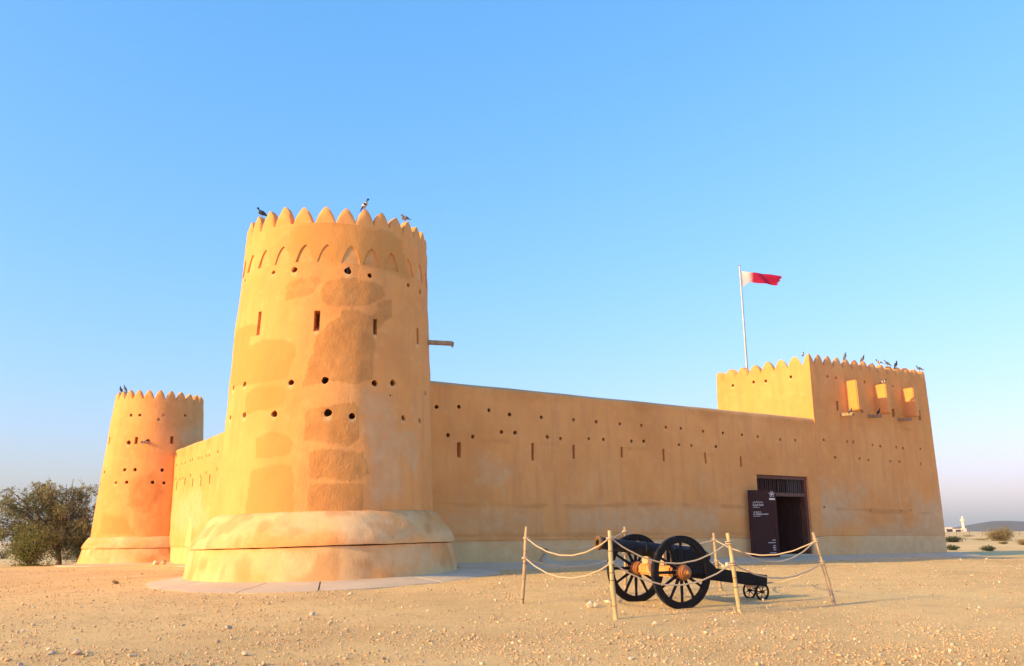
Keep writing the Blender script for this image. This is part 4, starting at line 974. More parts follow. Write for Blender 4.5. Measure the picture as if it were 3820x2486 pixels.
# ------------------------------------------------------------------ rope barrier
posts = [  # base pixel, top pixel, rope fractions, label
    ((1946, 2254), (1966.5, 1965), .84, .58, 'greyish wooden barrier pole in front of the cannon muzzle, nearest the tall round tower', BAMBOO_G, .036),
    ((2296, 2311), (2273, 1980), .90, .62, 'pale split wooden barrier pole standing under the cannon muzzle', BAMBOO, .040),
    ((2762, 2286), (2713, 1989), .865, .60, 'leaning yellow wooden barrier pole beside the cannon trail', BAMBOO, .038),
    ((3112, 2258.5), (3034.7, 1986.5), .875, .57, 'strongly leaning wooden barrier pole at the corner nearest the doorway', BAMBOO_G, .037),
    ((2688, 2204), (2662, 1988.5), .87, .50, 'wooden barrier pole behind the cannon breech with a white stone at its foot', BAMBOO_G, .038),
    ((2337, 2217), (2330, 1965.5), .92, .60, 'wooden barrier pole behind the far cannon wheel', BAMBOO_G, .038)]
PP = []
for i, (bpx, tpx, f1, f2, lab, mt, rr) in enumerate(posts):
    b = ground_px(*bpx); r = ray(*tpx); top = np.array([0, 0, EYE]) + r * (b[1] / r[1]); d = top - b; L = np.linalg.norm(d)
    root = thing('barrier_pole', b, lab, 'pole', 'poles of the rope barrier'); nn = 12; pts = []; rs = []
    for k in range(nn + 1):
        q = k / nn; w_ = .012 * sin(q * 5 + i * 2); pts.append(b - d / L * .10 + d * (L + .10) / L * q + np.array([w_, .5 * w_, 0])); rs.append(rr * (1.06 - .16 * q) * (1 + .07 * sin(q * 17 + i * 1.7)))
    mb = MB(); mb.tube(pts, rs, 12); mb.build('pole', mt, root)
    for q in sorted(random.sample([.12, .2, .33, .36, .47, .55, .7, .78], 4)):
        c = pts[0] + (pts[-1] - pts[0]) * q; k = int(q * nn); c = pts[k] + (pts[k + 1] - pts[k]) * (q * nn - k); rk = rs[k]
        mb = MB(); mb.tube([c - d / L * .008, c - d / L * .004, c + d / L * .004, c + d / L * .008], [rk * .99, rk * 1.045, rk * 1.045, rk * .99], 12); mb.build('knot_ring', NODE, root)
    PP.append((b, d, rr, f1, f2))
SAG = [[.30, .38, .36, .30, .20, .28], [.30, .36, .26, .42, .22, .22]]
for lvl, lab in ((0, 'upper pale rope slung round all the barrier poles'), (1, 'lower pale rope slung round all the barrier poles')):
    root = thing('barrier_rope', PP[0][0] + PP[0][1] * PP[0][3 + lvl], lab, 'rope', 'ropes of the barrier')
    at = [b + d * (f1 if lvl == 0 else f2) for b, d, rr, f1, f2 in PP]
    for i in range(6):
        j = (i + 1) % 6; p, q = at[i].copy(), at[j].copy(); hdir = (q - p); hdir[2] = 0; hl_ = np.linalg.norm(hdir); hdir /= hl_
        p = p + hdir * (PP[i][2] + .004); q = q - hdir * (PP[j][2] + .004); sg = SAG[lvl][i]; pts = []
        for k in range(25):
            s = k / 24; pts.append(p + (q - p) * s - up3 * sg * 4 * s * (1 - s) + np.array([0, 0, .004 * sin(s * 40 + i)]))
        mb = MB(); mb.tube(pts, .0135, 8); mb.build('rope_span', ROPE, root)
        # loop round the pole
        c = at[i]; R_ = PP[i][2] + .016; mb = MB()
        mb.tube([c + np.array([R_ * cos(w_), R_ * sin(w_), .018 * sin(w_ * .5 + i) + .028 * w_ / 12.6]) for w_ in np.linspace(0, 4 * pi, 33)], .0125, 7); mb.build('rope_loop', ROPE, root)

# ------------------------------------------------------------------ flag
GCq = GC + .75 * U; s_, _ = on_plane(2787, 1372, GCq, V); fp = GCq + s_ * V; dist_ = np.linalg.norm(fp)
def zat(px, py): r = ray(px, py); return EYE + r[2] / hypot(r[0], r[1]) * dist_
ftop = zat(2764, 993); fz0 = GZV - 1.1
flagp = thing('flagpole', (fp[0], fp[1], fz0), 'tall slim metal flagpole on the gate tower roof', 'flagpole')
lean = -.006 * (ftop - fz0)
mb = MB(); mb.tube([(fp[0], fp[1], fz0), (fp[0] + lean * .2, fp[1], fz0 + 1.5), (fp[0] + lean, fp[1], ftop)], [.055, .050, .034], 14); mb.build('pole', STEEL, flagp)
mb = MB(); mb.lathe([(0, .003), (0, .05), (.02, .058), (.05, .05), (.075, .025), (.08, .003)], (fp[0] + lean, fp[1], ftop), up3, (1, 0, 0), (0, 1, 0), 14); mb.build('finial', STEEL, flagp)
mb = MB(); mb.tube([(fp[0] + .05, fp[1] - .01, fz0 + 1.2), (fp[0] + lean + .055, fp[1] - .01, ftop - .1)], .005, 5); mb.build('halyard', STEEL, flagp)
fd = np.array([cos(radians(-8)), sin(radians(-8)), 0]); fn = np.array([-fd[1], fd[0], 0])
zt0, zb0 = zat(2768, 1010), zat(2771, 1071); Lf = 1.95; NX, NY = 60, 22; vs = []; uvs = []
for i in range(NX + 1):
    q = i / NX
    topz = zt0 - .02 - .40 * q ** 1.15 - .03 * sin(q * 7); botz = zb0 + (.30 * sstep(0, .22, q)) - .30 * q * .9 + .02 * sin(q * 9)
    for j in range(NY + 1):
        w_ = j / NY; y_ = .13 * q ** .6 * sin(q * 8.5 + w_ * 2.6) + .05 * q * sin(q * 17 + w_ * 5)
        fold = .10 * q * sin(w_ * pi * 1.0 + 1.2) 
        edge = (.05 * float(vn(j * .9, 3, 0, 8)) + .03 * float(vn(j * 2.3, 9, 0, 8))) * max(0, (q - .9) / .1)
        p = np.array([fp[0] + lean + .052, fp[1], 0]) + fd * (Lf * (q + edge) * (1 - .08 * (1 - w_) * q)) + fn * (y_ + fold)
        vs.append((p[0], p[1], botz + (topz - botz) * w_)); uvs.append((q, w_))
fs = [(i * (NY + 1) + j, (i + 1) * (NY + 1) + j, (i + 1) * (NY + 1) + j + 1, i * (NY + 1) + j + 1) for i in range(NX) for j in range(NY)]
fo_org = np.array([fp[0] + .04, fp[1], zb0]); me = bpy.data.meshes.new('flag'); me.from_pydata((np.array(vs) - fo_org).tolist(), [], fs); me.materials.append(mat_flag())
ul = me.uv_layers.new(name='UVMap'); ul.data.foreach_set('uv', [c for l in me.loops for c in uvs[l.vertex_index]]); finish(me, 180)
fo = link('flag', me, fo_org); tag(fo, 'tattered maroon and white flag with a serrated edge flying from the pole', 'flag')

# ------------------------------------------------------------------ pigeons
PG = {k: mat_plain('feather_' + k, c, .7, .2, var=.25, sc=40) for k, c in dict(dark=(.035, .037, .045), grey=(.20, .21, .235), pale=(.52, .51, .50), sheen=(.05, .085, .075), leg=(.35, .10, .08), beak=(.06, .055, .05)).items()}
def pigeon(feet, az, label, look='grey', upright=42, size=1.0, turn=0.0):
    th_ = radians(upright); f2 = np.array([sin(radians(az)), cos(radians(az)), 0]); s2 = np.array([f2[1], -f2[0], 0])
    ax = cos(th_) * f2 + sin(th_) * up3; ny = -sin(th_) * f2 + cos(th_) * up3
    hd = np.array([sin(radians(az + turn)), cos(radians(az + turn)), 0])
    o = np.array(feet) + up3 * .115 * size
    ring = [(-.205, -.012, .006, .004, 0), (-.20, -.012, .030, .006, 0), (-.15, -.008, .030, .011, 0), (-.105, .0, .032, .022, 1), (-.06, .004, .050, .040, 1), (-.01, .004, .062, .054, 1), (.04, .0, .060, .057, 1), (.08, -.002, .048, .048, 2)]
    mb = MB(); seg = 12; vs = []; mi = []
    cs = [(o + ax * a + ny * b, s2, ny, w_, h_) for a, b, w_, h_, m in ring]; ms_ = [m for *_, m in ring]
    base = o + ax * .10
    cs += [(base + up3 * .030 + hd * .006, s2, f2 * .5 + ny * .5, .033, .036), (base + up3 * .055 + hd * .014, s2, f2, .026, .028), (base + up3 * .078 + hd * .020, s2, f2, .0255, .028), (base + up3 * .098 + hd * .022, s2, f2, .018, .020), (base + up3 * .106 + hd * .022, s2, f2, .004, .004)]; ms_ += [2, 3, 3, 3, 3]
    for c, x, y, w_, h_ in cs:
        y = y / np.linalg.norm(y)
        for k in range(seg): q = 2 * pi * k / seg; vs.append(c + (x * w_ * cos(q) + y * h_ * sin(q)) * 1.0)
    vs = [o + (p - o) * size for p in vs]
    fs = []; mm = []
    for i in range(len(cs) - 1):
        for k in range(seg):
            fs.append((i * seg + k, i * seg + (k + 1) % seg, (i + 1) * seg + (k + 1) % seg, (i + 1) * seg + k))
            m = ms_[i]
            if m == 1 and i in (3, 5) and (k in (0, 1, 4, 5, 11, 6)): m = 0      # dark wing bars
            mm.append(m)
    fs += [tuple(range(seg))[::-1], tuple((len(cs) - 1) * seg + k for k in range(seg))]; mm += [0, 3]
    mb.v = [tuple(p) for p in vs]; mb.f = fs; mb.m = mm
    hb = o + (base + up3 * .078 + hd * .044 - o) * size; n0 = len(mb.f)
    mb.tube([hb, hb + hd * .024 * size - up3 * .004], [.007 * size, .0015], 6, mi=4)
    for k in (-1, 1): mb.tube([o + (s2 * .02 * k - ny * .035) * size, np.array(feet) + s2 * .022 * k * size + up3 * .02, np.array(feet) + s2 * .024 * k * size + f2 * .004 - up3 * .006], [.009 * size, .005 * size, .004 * size], 5, mi=5)
    body = {'grey': 'grey', 'dark': 'dark', 'pale': 'pale'}[look]
    ob = mb.build('pigeon', [PG['dark'], PG[body], PG['sheen'] if look != 'dark' else PG['dark'], PG['dark'] if look != 'grey' else PG['grey'], PG['beak'], PG['leg']], None, smooth=60)
    bm = bmesh.new(); bm.from_mesh(ob.data); bmesh.ops.recalc_face_normals(bm, faces=bm.faces); bm.to_mesh(ob.data); bm.free()
    tag(ob, label, 'pigeon', 'pigeons perched on the fort')
mt1 = 10.54 + .585 - .004
pigeon(T1.pt(radians(-60.2), mt1, -.17), -95, 'blackish pigeon on the tall tower, its tail towards the next merlon', 'dark', 28, 1.25)
pigeon(T1.pt(radians(15.4), mt1, -.17), 70, 'pale-winged pigeon standing upright on a tall tower merlon', 'pale', 55, 1.25, 20)
pigeon(T1.pt(radians(48.2), mt1, -.17), -60, 'grey pigeon hunched on a tall tower merlon above the timber spout', 'grey', 20, 1.2)
a, z = T1.px(*Z1(1286, 803)); pigeon(T1.pt(a, z - .100, -.10), 155, 'dark pigeon sitting in a round hole of the tall tower', 'dark', 50, .80)
mt2 = 8.815 + .50 - .004
pigeon(T2.pt(mer2[0], mt2, -.17), -80, 'grey pigeon on the second merlon along the smaller tower', 'grey', 55, 1.25)
pigeon(T2.pt(mer2[24], mt2, -.17), -60, 'blackish pigeon on the outermost merlon of the smaller tower', 'dark', 50, 1.25)
def gfeet(i, dz=0.0, inset=.16): q = gpath(GF * i / GMF, inset); return np.array([q[0], q[1], GZP + dz - .012])
for i, az_, lab, lk, upr in [(4, 60, 'upright grey pigeon on the gate tower above the first box', 'grey', 60), (6, 150, 'pigeon with fluffed breast on a merlon between two boxes of the gate tower', 'grey', 45), (8, -40, 'dark-winged pigeon with pale belly on the gate tower above the middle box', 'pale', 20),
        (9, -70, 'grey pigeon on the gate tower beside the preening bird', 'grey', 35), (10, 60, 'dark pigeon preening on a gate tower merlon', 'dark', 50), (13, -80, 'brownish pigeon on the outer corner merlon of the gate tower', 'grey', 20)]:
    pigeon(gfeet(i), az_, lab, lk, upr, 1.2)
q = gpath(-.30, .2); pigeon((q[0], q[1], GZP - .10), 30, 'small pigeon half hidden behind the near corner merlon of the gate tower', 'pale', 30, .95)
q = gpath(GF * 11.5 / GMF, .22); pigeon((q[0], q[1], GZV + .02), 200, 'pigeon in the gap between two gate tower merlons', 'dark', 20, 1.0)
pigeon(np.array(W(BOXT[1] + .17, .45, 8.565)), 120, 'pale pigeon on top of the middle machicolation box', 'pale', 15, 1.1)
t, z = on_plane(3080 + 335 / 5.95, 1360 + 1125 / 5.95, C1, U); pigeon(np.array(W(t + .05, .50, z + .035)), 60, 'grey pigeon on the timber spout under the first box', 'grey', 35, 1.0)
t, z = on_plane(3080 + 945 / 5.95, 1360 + 1160 / 5.95, C1, U); pigeon(np.array(W(t + .05, .52, z + .035)), 150, 'dark pigeon on the timber spout under the middle box', 'dark', 40, 1.0)

# ------------------------------------------------------------------ foliage
def leaf_mesh(name, pts, size, tint, mat, org, parent, aspect=.45, droop=.3):
    pts = np.array(pts); n = len(pts); d = RNG.normal(size=(n, 3)); d[:, 2] -= droop; d /= np.linalg.norm(d, axis=1)[:, None]
    s = np.cross(d, RNG.normal(size=(n, 3))); s /= np.linalg.norm(s, axis=1)[:, None]
    L = size * RNG.uniform(.6, 1.4, n)[:, None]
    v = np.stack([pts - d * L * .5, pts + s * L * aspect * .5, pts + d * L * .5, pts - s * L * aspect * .5], 1).reshape(-1, 3) - np.array(org)
    f = np.arange(n * 4).reshape(-1, 4)
    me = bpy.data.meshes.new(name); me.from_pydata(v.tolist(), [], f.tolist()); me.materials.append(mat); finish(me, 0)
    o = link(name, me, org, parent); set_attr(o, 'tint', np.repeat(np.clip(tint, 0, 1), 4)); return o
def bez(a, b, c, n): return [(1 - t) ** 2 * a + 2 * t * (1 - t) * b + t * t * c for t in np.linspace(0, 1, n)]
def tree(px, label):
    b = ground_px(*px); D = b / np.linalg.norm(b[:2]); fr = np.array([D[1], -D[0], 0]); fd_ = np.array([D[0], D[1], 0]); fd_[2] = 0
    def Q(x, y, z): return b + fr * x + fd_ * y + up3 * z
    root = thing('acacia_tree', b, label, 'tree'); wood = MB(); tw = MB(); leaves = []; tints = []
    fork = Q(-.05, 0, 1.05)
    wood.tube([b - up3 * .15, Q(.04, 0, .15), Q(-.03, 0, .6), fork], [.20, .13, .11, .12], 10)
    ends = []
    rr_ = random.Random(5)
    for _ in range(38):
        az_ = rr_.uniform(0, 2 * pi); el = rr_.uniform(-.22, 1.35); x = -1.25 + 3.45 * cos(az_) * cos(el) ** .8; y = 2.5 * sin(az_) * cos(el); z = 1.7 + 2.75 * (abs(sin(el)) ** .8) * (1 if el > 0 else -1.4)
        if x > 2.0: x = 2.0
        ends.append((x, y, z))
    ends += [(x_, rr_.uniform(-1.8, 1.2), rr_.uniform(.7, 1.7)) for x_ in np.linspace(-4.2, 2.0, 13)] + [(-4.6, .3, 2.6), (-4.3, -.8, 2.0), (-3.6, 0, 3.3), (-2.3, -.3, 3.9), (-.9, 0, 4.5), (.3, .2, 4.7), (1.2, -.2, 4.4), (1.9, 0, 3.6), (2.2, .3, 2.6), (2.1, -.3, 1.9)]
    for (x, y, z) in ends:
        e = Q(x, y, z); mid = fork + (e - fork) * .45 + up3 * (.35 + .18 * abs(x)) * rr_.uniform(.5, 1.2) + fr * rr_.uniform(-.2, .2)
        path = bez(fork, mid, e, 9); r0 = rr_.uniform(.028, .06)
        wood.tube(path, [r0 * (1 - .8 * k / 8) + .006 for k in range(9)], 6, caps=False)
        for _k in range(9):
            s = rr_.uniform(.35, 1.0); p = path[int(s * 8)]; out = np.array([rr_.gauss(0, 1), rr_.gauss(0, 1), rr_.gauss(.1, .6)]); out += (e - fork) / np.linalg.norm(e - fork) * .8; out /= np.linalg.norm(out); ln = rr_.uniform(.45, 1.0)
            sp = bez(p, p + out * ln * .6 + up3 * .12, p + out * ln - up3 * .18, 5); tw.tube(sp, [.010, .008, .007, .005, .003], 4, caps=False)
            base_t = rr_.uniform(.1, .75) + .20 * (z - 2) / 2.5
            for _j in range(5):
                q = sp[rr_.randint(1, 4)]; o2 = np.array([rr_.gauss(0, 1), rr_.gauss(0, 1), rr_.gauss(-.2, .6)]); o2 /= np.linalg.norm(o2); l2 = rr_.uniform(.25, .55)
                tp_ = bez(q, q + o2 * l2 * .5, q + o2 * l2 - up3 * .22, 5); tw.tube(tp_[::2], [.006, .005, .003], 3, caps=False)
                for g in range(rr_.randint(9, 18)):
                    c = tp_[rr_.randint(1, 4)] + np.array([rr_.gauss(0, .05), rr_.gauss(0, .05), rr_.gauss(0, .05)]); leaves.append(c); tints.append(base_t + rr_.gauss(0, .13))
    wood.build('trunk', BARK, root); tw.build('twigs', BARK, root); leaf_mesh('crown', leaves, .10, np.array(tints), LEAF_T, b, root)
tree((217, 2107), 'wide spreading acacia with thin arching branches beside the smaller tower')
def shrub(name, p, w, h, mat, label, n=1800, size=.07, stems=9, group=None, cat='shrub', tb=.45):
    p = np.array(p, float); root = thing(name, p, label, cat, group); st = MB(); rr_ = random.Random(int(p[0] * 100) & 0xffff); pts = []; tn = []
    tips = []
    for k in range(stems):
        q = 2 * pi * k / stems + rr_.uniform(-.3, .3); r = w / 2 * rr_.uniform(.35, .95); e = p + np.array([r * cos(q), r * sin(q), h * rr_.uniform(.45, .95) * (1 - .45 * (r / (w / 2)) ** 2)])
        path = bez(p - up3 * .03, p + (e - p) * .5 + up3 * .15 * h, e, 6); st.tube(path, [max(.006, .02 * h) * (1 - .13 * i) for i in range(6)], 5, caps=False); tips.append((path, rr_.uniform(-.15, .2)))
    for k in range(n):
        path, tt_ = tips[rr_.randrange(len(tips))]; c = path[rr_.randint(1, 5)] + np.array([rr_.gauss(0, w * .12), rr_.gauss(0, w * .12), rr_.gauss(0, h * .14)])
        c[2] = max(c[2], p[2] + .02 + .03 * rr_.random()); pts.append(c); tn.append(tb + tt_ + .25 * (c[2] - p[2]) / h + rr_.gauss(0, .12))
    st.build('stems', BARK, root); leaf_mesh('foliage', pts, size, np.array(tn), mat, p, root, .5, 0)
def shrub_px(x, y, wpx, hpx, *a, **k):
    p = ground_px(x, y); s = depth(p) / FPX; shrub('shrub', p, wpx * s, hpx * s, *a, **k); return p
shrub_px(105, 2112, 175, 165, LEAF_G, 'bright green bush at the foot of the acacia', n=6500, size=.09, stems=22)
shrub_px(300, 2098, 120, 110, LEAF_D, 'dark green bush between the acacia and the smaller tower', n=3500, size=.09, stems=14)
shrub_px(250, 2090, 110, 55, LEAF_Y, 'dry brown bush low behind the acacia trunk', n=1500, size=.09)
shrub_px(10, 2086, 90, 50, LEAF_D, 'dark low bush at the far side of the acacia', n=1200, size=.10)
shrub_px(431, 2180, 24, 15, LEAF_Y, 'tiny dry tuft on the stony ground between the two towers', n=160, size=.05, stems=5, cat='tuft')
shrub_px(3735, 2019, 98, 56, LEAF_Y, 'big rounded dry bush beyond the gate tower', n=6000, size=.16, stems=26, tb=.35)
shrub_px(3556, 2024, 74, 24, LEAF_D, 'wide dark low bush just past the gate tower', n=2400, size=.13, stems=16)
shrub_px(3554, 2053, 46, 21, LEAF_D, 'small dark green bush close to the gate tower foot', n=1500, size=.07, stems=14)
shrub_px(3689, 2056, 52, 19, LEAF_D, 'small dark green bush alone in the tower shadow', n=1500, size=.07, stems=14)
shrub_px(3744, 2031, 34, 14, LEAF_Y, 'small yellowish bush in front of the big dry bush', n=600, size=.10)
shrub_px(3818, 2034, 46, 26, LEAF_Y, 'ochre bush to the side of the big dry bush', n=900, size=.11)
shrub_px(3660, 2016, 90, 9, LEAF_Y, 'flat dry scrub between two bushes beyond the gate tower', n=900, size=.10)
shrub_px(3610, 2003, 60, 8, LEAF_Y, 'low dry scrub under the wire fence', n=700, size=.14)

# ------------------------------------------------------------------ far things to the right
def far_pt(px, Y): r = ray(px, 1990); x = r[0] / r[1] * Y; return np.array([x, Y, float(terr(x, Y))])
mp_ = far_pt(3597, 900); s_ = 900 / FPX
mn = thing('minaret', mp_, 'far white minaret on the flat horizon', 'minaret')
pz_ = mp_[2]
mb = MB(); mb.bevel_box(mp_ + up3 * 1.6, (2.0, 0, 0), (0, 2.0, 0), (0, 0, 1.9), .3); mb.build('base', BUILDW, mn)
mb = MB(); mb.lathe([(0, 1.7), (9.8, 1.35), (10.2, 2.4), (11.2, 2.5), (11.2, 1.2), (12.9, 1.1), (13.2, 1.5), (13.5, 1.5), (13.9, 1.0), (14.9, .5), (15.4, .05)], mp_ + up3 * .2, up3, (1, 0, 0), (0, 1, 0), 16); mb.build('shaft', BUILDW, mn)
mb = MB(); mb.lathe([(0, 2.56), (.9, 2.56), (.9, 2.42), (0, 2.42)], mp_ + up3 * 11.3, up3, (1, 0, 0), (0, 1, 0), 16, closed=True); mb.build('balcony', BUILDW, mn)
for px, w_, h_, lab in [(3533, 4.0, 4.2, 'far pale house beside the gate tower corner'), (3552, 7, 2.6, 'far low pale building between the gate tower and the minaret'), (3575, 4.5, 2.0, 'far tiny pale building close to the minaret')]:
    p = far_pt(px, 880); ho = thing('house', p, lab, 'house', 'far houses'); mb = MB(); mb.bevel_box(p + up3 * (h_ / 2 - .3), (w_, 0, 0), (0, 4, 0), (0, 0, h_ / 2 + .3), .08); mb.build('wall', BUILDW, ho)
    mb = MB(); mb.bevel_box(p + up3 * (h_ + .12), (w_ + .15, 0, 0), (0, 4.15, 0), (0, 0, .12), .04); mb.build('roof', BUILDW, ho)
    for k in (-.5, .5): mb = MB(); mb.bevel_box(p + np.array([w_ * k, -4.01, h_ * .55]), (.6, 0, 0), (0, .05, 0), (0, 0, .6), .02); mb.build('window', ROOFD, ho)
# wire fence
fpx = [3522, 3569, 3617, 3664, 3711, 3757, 3804, 3851]; fr_ = None
fpts = [far_pt(x, 235) for x in fpx]; fen = thing('wire_fence', fpts[3], 'thin post and wire fence crossing the desert beyond the gate tower', 'fence')
for p in fpts: mb = MB(); mb.tube([p - up3 * .2, p + up3 * 1.5], .045, 6); mb.build('post', NODE, fen)
for h_ in (.45, .85, 1.3):
    mb = MB(); mb.tube([p + up3 * h_ + np.array([0, -.05, 0]) for p in fpts], .012, 4); mb.build('wire', NODE, fen)
# hills
hx = np.linspace(-600, 5200, 160); vs = []; Yh = 2600
for x in hx:
    az_ = degrees(atan2(x, Yh)); hgt = (30 + 7.0 * float(vn(x / 160, 0, 0, 14)) + 3 * float(vn(x / 45, 2, 0, 14))) * float(sstep(27.3, 28.6, az_)) * float(1 + .35 * sstep(28.5, 31.5, az_))
    zb_ = float(terr(x, Yh, False)); vs += [(x, Yh - 60, zb_ - 2), (x, Yh, zb_ + hgt * .8), (x, Yh + 60, zb_ + hgt), (x, Yh + 500, zb_ - 2)]
HILL = mat_plain('hill_scrub', (.075, .085, .06), .9, .1, var=.3, sc=.01)
mb = MB(); mb.add(vs, [(i * 4 + k, (i + 1) * 4 + k, (i + 1) * 4 + k + 1, i * 4 + k + 1) for i in range(len(hx) - 1) for k in range(3)])
ho = mb.build('hills', HILL, None, smooth=180); tag(ho, 'low dark ridge on the horizon beyond the minaret', 'hills', kind='structure')

# ------------------------------------------------------------------ stones and gravel
def hull(n, sx, sy, sz, seed):
    r = random.Random(seed); bm = bmesh.new()
    for _ in range(n):
        q = Vector((r.gauss(0, 1), r.gauss(0, 1), r.gauss(0, 1))).normalized() * r.uniform(.82, 1.0); bm.verts.new((q.x * sx, q.y * sy, q.z * sz))
    bmesh.ops.convex_hull(bm, input=bm.verts[:]); bmesh.ops.delete(bm, geom=[v for v in bm.verts if not v.link_faces], context='VERTS')
    bmesh.ops.recalc_face_normals(bm, faces=bm.faces); bm.verts.index_update(); v = np.array([tuple(q.co) for q in bm.verts]); f = [tuple(x.index for x in g.verts) for g in bm.faces]; bm.free(); return v, f
def rock(x, y, wpx, hpx, mat, label, seed, group=None, n=16):
    p = ground_px(x, y); s = depth(p) / FPX; w_, h_ = wpx * s / 2, hpx * s / 2; v, f = hull(n, w_, w_ * .8, h_ * 1.15, seed); v = v - np.array([0, 0, v[:, 2].min()]); a = random.uniform(0, 6)
    vv = np.stack([v[:, 0], v[:, 1], v[:, 2] - h_ * .30], 1)
    me = bpy.data.meshes.new('rock'); me.from_pydata(vv.tolist(), [], f); me.materials.append(mat); finish(me, 0); o = link('rock', me, p); o.rotation_euler = (0, 0, a)
    tag(o, label, 'rock', group)
named = [(2201, 2268, 34, 30, STONE_W, 'white angular rock amid rubble beside the pole under the muzzle'), (2222, 2262, 18, 20, STONE_W, 'smaller white rock touching the white angular one'), (2270, 2247, 44, 16, STONE_W, 'long flat pale rock lying behind the pole under the muzzle'),
    (2712, 2112, 22, 22, STONE_W, 'round white rock at the foot of the pole behind the breech'), (2697, 2117, 18, 16, STONE, 'cream rock leaning on the round white one'), (2442, 2333, 26, 17, STONE_W, 'cream rock lying alone in front of the big cannon wheel'),
    (582, 2107, 34, 20, STONE, 'pale rock resting against the smaller tower foot'), (607, 2107, 36, 22, STONE_D, 'brown rock next to the pale one by the smaller tower foot'),
    (191, 2441, 32, 22, STONE, 'block-shaped cream stone beside a longer stone'), (283, 2444, 50, 26, STONE_D, 'long brown block-shaped stone'), (74, 2486, 32, 20, STONE_D, 'grey brown stone near a small gravel hollow'), (852, 2347, 32, 16, STONE_D, 'dark stone in a little heap of gravel before the tall tower'),
    (882, 2324, 16, 13, STONE_W, 'small yellowish stone by the little gravel heap'), (912, 2447, 36, 18, STONE, 'flat cream stone lying alone on the gravel before the tall tower'), (1165, 2296, 32, 18, STONE, 'rough cream stone near the apron of the tall tower'),
    (2356, 2462, 26, 17, STONE_W, 'pale rounded stone on open gravel before the barrier'), (2443, 2451, 20, 15, STONE, 'tilted cream stone with a pointed top before the barrier'), (3583, 2090, 11, 9, STONE_W, 'white stone on the shadow edge of the gate tower'), (3681, 2087, 14, 6, STONE_W, 'flat white stone on the far shadow edge of the gate tower'), (1865, 2178, 14, 9, STONE_W, 'white stone near the pole by the tall tower')]
for i, (x, y, w_, h_, m, lab) in enumerate(named): rock(x, y, w_, h_, m, lab, 100 + i)
rs_ = random.Random(3)
def chunk_label(x, y, m, w_, h_):
    col_ = 'brown' if m is STONE_D else 'whitish' if m is STONE_W else 'cream'; shp = 'flat' if h_ < .5 * w_ else 'chunky'; sz = 'little' if w_ < 12 else 'fist-sized'
    where = 'on the open gravel towards the smaller tower' if x < 560 else 'on the gravel before the tall tower' if x < 1900 else 'on the gravel around the cannon barrier' if x < 3150 else 'on the gravel facing the gate tower'
    return f'{sz} {shp} {col_} stone {where}'
for i in range(75):
    y = 2130 + 350 * rs_.random() ** .8; x = rs_.uniform(10, 3810)
    if y < 2250 and 480 < x < 1800: continue
    if y < 2160 and x < 700: y += 40
    k = (y - 2000) / 450; wp_ = rs_.uniform(10, 24) * (.45 + .75 * k); hp_ = rs_.uniform(6, 13) * (.45 + .75 * k); mt_ = rs_.choice([STONE, STONE, STONE_D, STONE_W])
    rock(x, y, wp_, hp_, mt_, chunk_label(x, y, mt_, wp_, hp_), 300 + i, 'limestone chunks scattered on the gravel', 11)
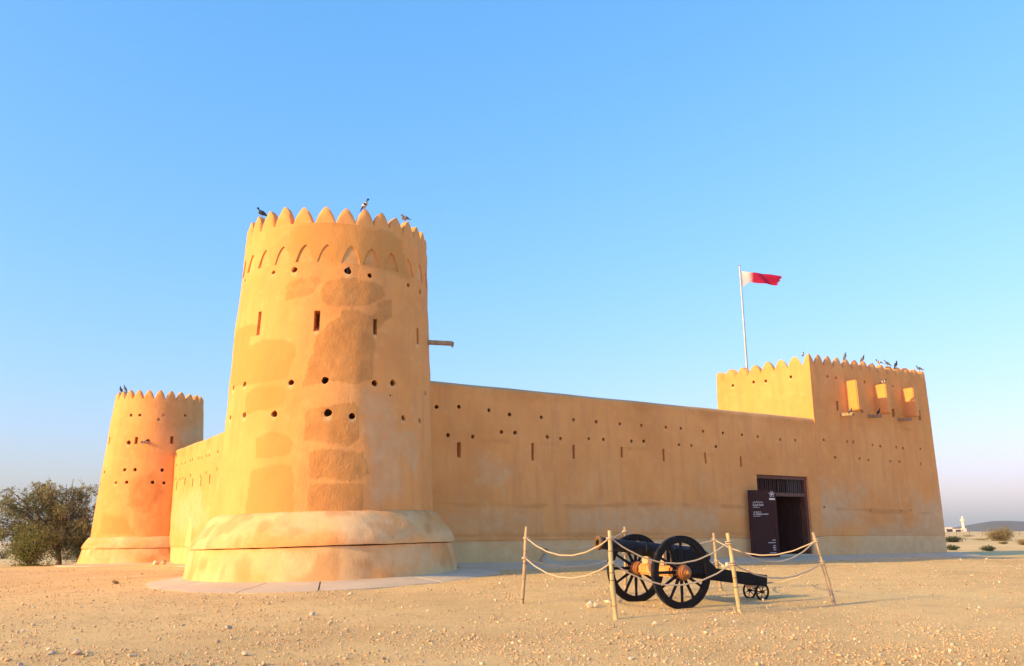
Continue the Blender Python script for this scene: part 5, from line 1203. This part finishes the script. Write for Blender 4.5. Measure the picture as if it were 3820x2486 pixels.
def gravel():
    bases = [hull(8, 1, .8, .5, 900 + i) for i in range(10)]
    n = 135000; D = 9.5 * (46 / 9.5) ** (RNG.random(n) ** 1.3); az = np.radians(RNG.uniform(-34, 34, n)); x = D * np.sin(az); y = D * np.cos(az)
    cl = vn(x / 1.1, y / 1.1, 0, 40) + .6 * vn(x / .35, y / .35, 0, 41) + .5 * vn(x / 4, y / 4, 0, 42)
    keep = RNG.random(n) < np.clip(.55 + .55 * cl, .12, 1)
    rel = np.stack([x - C1[0], y - C1[1]], 1); t = rel @ U; d = rel @ N; r1_ = np.hypot(rel[:, 0], rel[:, 1]); r2_ = np.hypot(x - C2[0], y - C2[1])
    keep &= (r1_ > 5.35 + .4 * vn(x, y, 0, 2)) & ~((t > 0) & (d < 1.25)) & ~((rel @ V > 0) & (t > -.9)) & (r2_ > 4.6)
    x, y, D = x[keep], y[keep], D[keep]; n = len(x)
    s = np.where(RNG.random(n) < .90, RNG.lognormal(-4.75, .45, n), RNG.lognormal(-4.2, .42, n)); s = np.clip(s, .005, .05) * (1 + .012 * D); z = terr(x, y); tint = np.clip(RNG.normal(.45, .24, n), 0, 1); w = RNG.integers(0, len(bases), n); a = RNG.uniform(0, 2 * pi, n)
    V_, F_, T_ = [], [], []; off = 0
    for b, (bv, bf) in enumerate(bases):
        id_ = np.where(w == b)[0]; m = len(id_); nv = len(bv); ca_, sa_ = np.cos(a[id_])[:, None], np.sin(a[id_])[:, None]
        sx = s[id_][:, None]; hz = RNG.uniform(.8, 2.0, m)[:, None]
        X = x[id_][:, None] + sx * (bv[None, :, 0] * ca_ - bv[None, :, 1] * sa_); Y = y[id_][:, None] + sx * (bv[None, :, 0] * sa_ + bv[None, :, 1] * ca_); Zz = z[id_][:, None] + sx * hz * (bv[None, :, 2] + .22)
        V_.append(np.stack([X, Y, Zz], -1).reshape(-1, 3)); fa = np.array(bf); F_.append((fa[None] + (np.arange(m) * nv)[:, None, None] + off).reshape(-1, 3)); T_.append(np.repeat(tint[id_], nv)); off += m * nv
    V_ = np.concatenate(V_); F_ = np.concatenate(F_); T_ = np.concatenate(T_)
    me = bpy.data.meshes.new('gravel'); me.vertices.add(len(V_)); me.vertices.foreach_set('co', V_.ravel().astype(np.float32)); me.loops.add(F_.size); me.loops.foreach_set('vertex_index', F_.ravel().astype(np.int32))
    me.polygons.add(len(F_)); me.polygons.foreach_set('loop_start', np.arange(0, F_.size, 3, dtype=np.int32)); me.update(calc_edges=True); me.materials.append(GRAVEL)
    o = link('gravel', me, (0, 0, 0)); set_attr(o, 'tint', T_); tag(o, 'loose pale gravel and pebbles strewn over the ground', 'gravel', kind='stuff')
gravel()
# ------------------------------------------------------------------ hazy air
hm = bpy.data.materials.new('haze_air'); hm.use_nodes = True; hn = hm.node_tree; hn.nodes.clear()
ho_ = hn.nodes.new('ShaderNodeOutputMaterial'); hv = hn.nodes.new('ShaderNodeVolumePrincipled'); hv.inputs['Color'].default_value = (.92, .90, .92, 1); hv.inputs['Density'].default_value = .00014; hv.inputs['Anisotropy'].default_value = .2
hn.links.new(hv.outputs[0], ho_.inputs['Volume'])
mb = MB(); mb.box((0, 0, 18), (6100, 0, 0), (0, 6100, 0), (0, 0, 44)); hz_ = mb.build('haze', hm, None, smooth=0); tag(hz_, 'thin pale desert haze over the plain', 'haze', kind='stuff')
for o in bpy.data.objects:
    if '_org' in o: del o['_org']
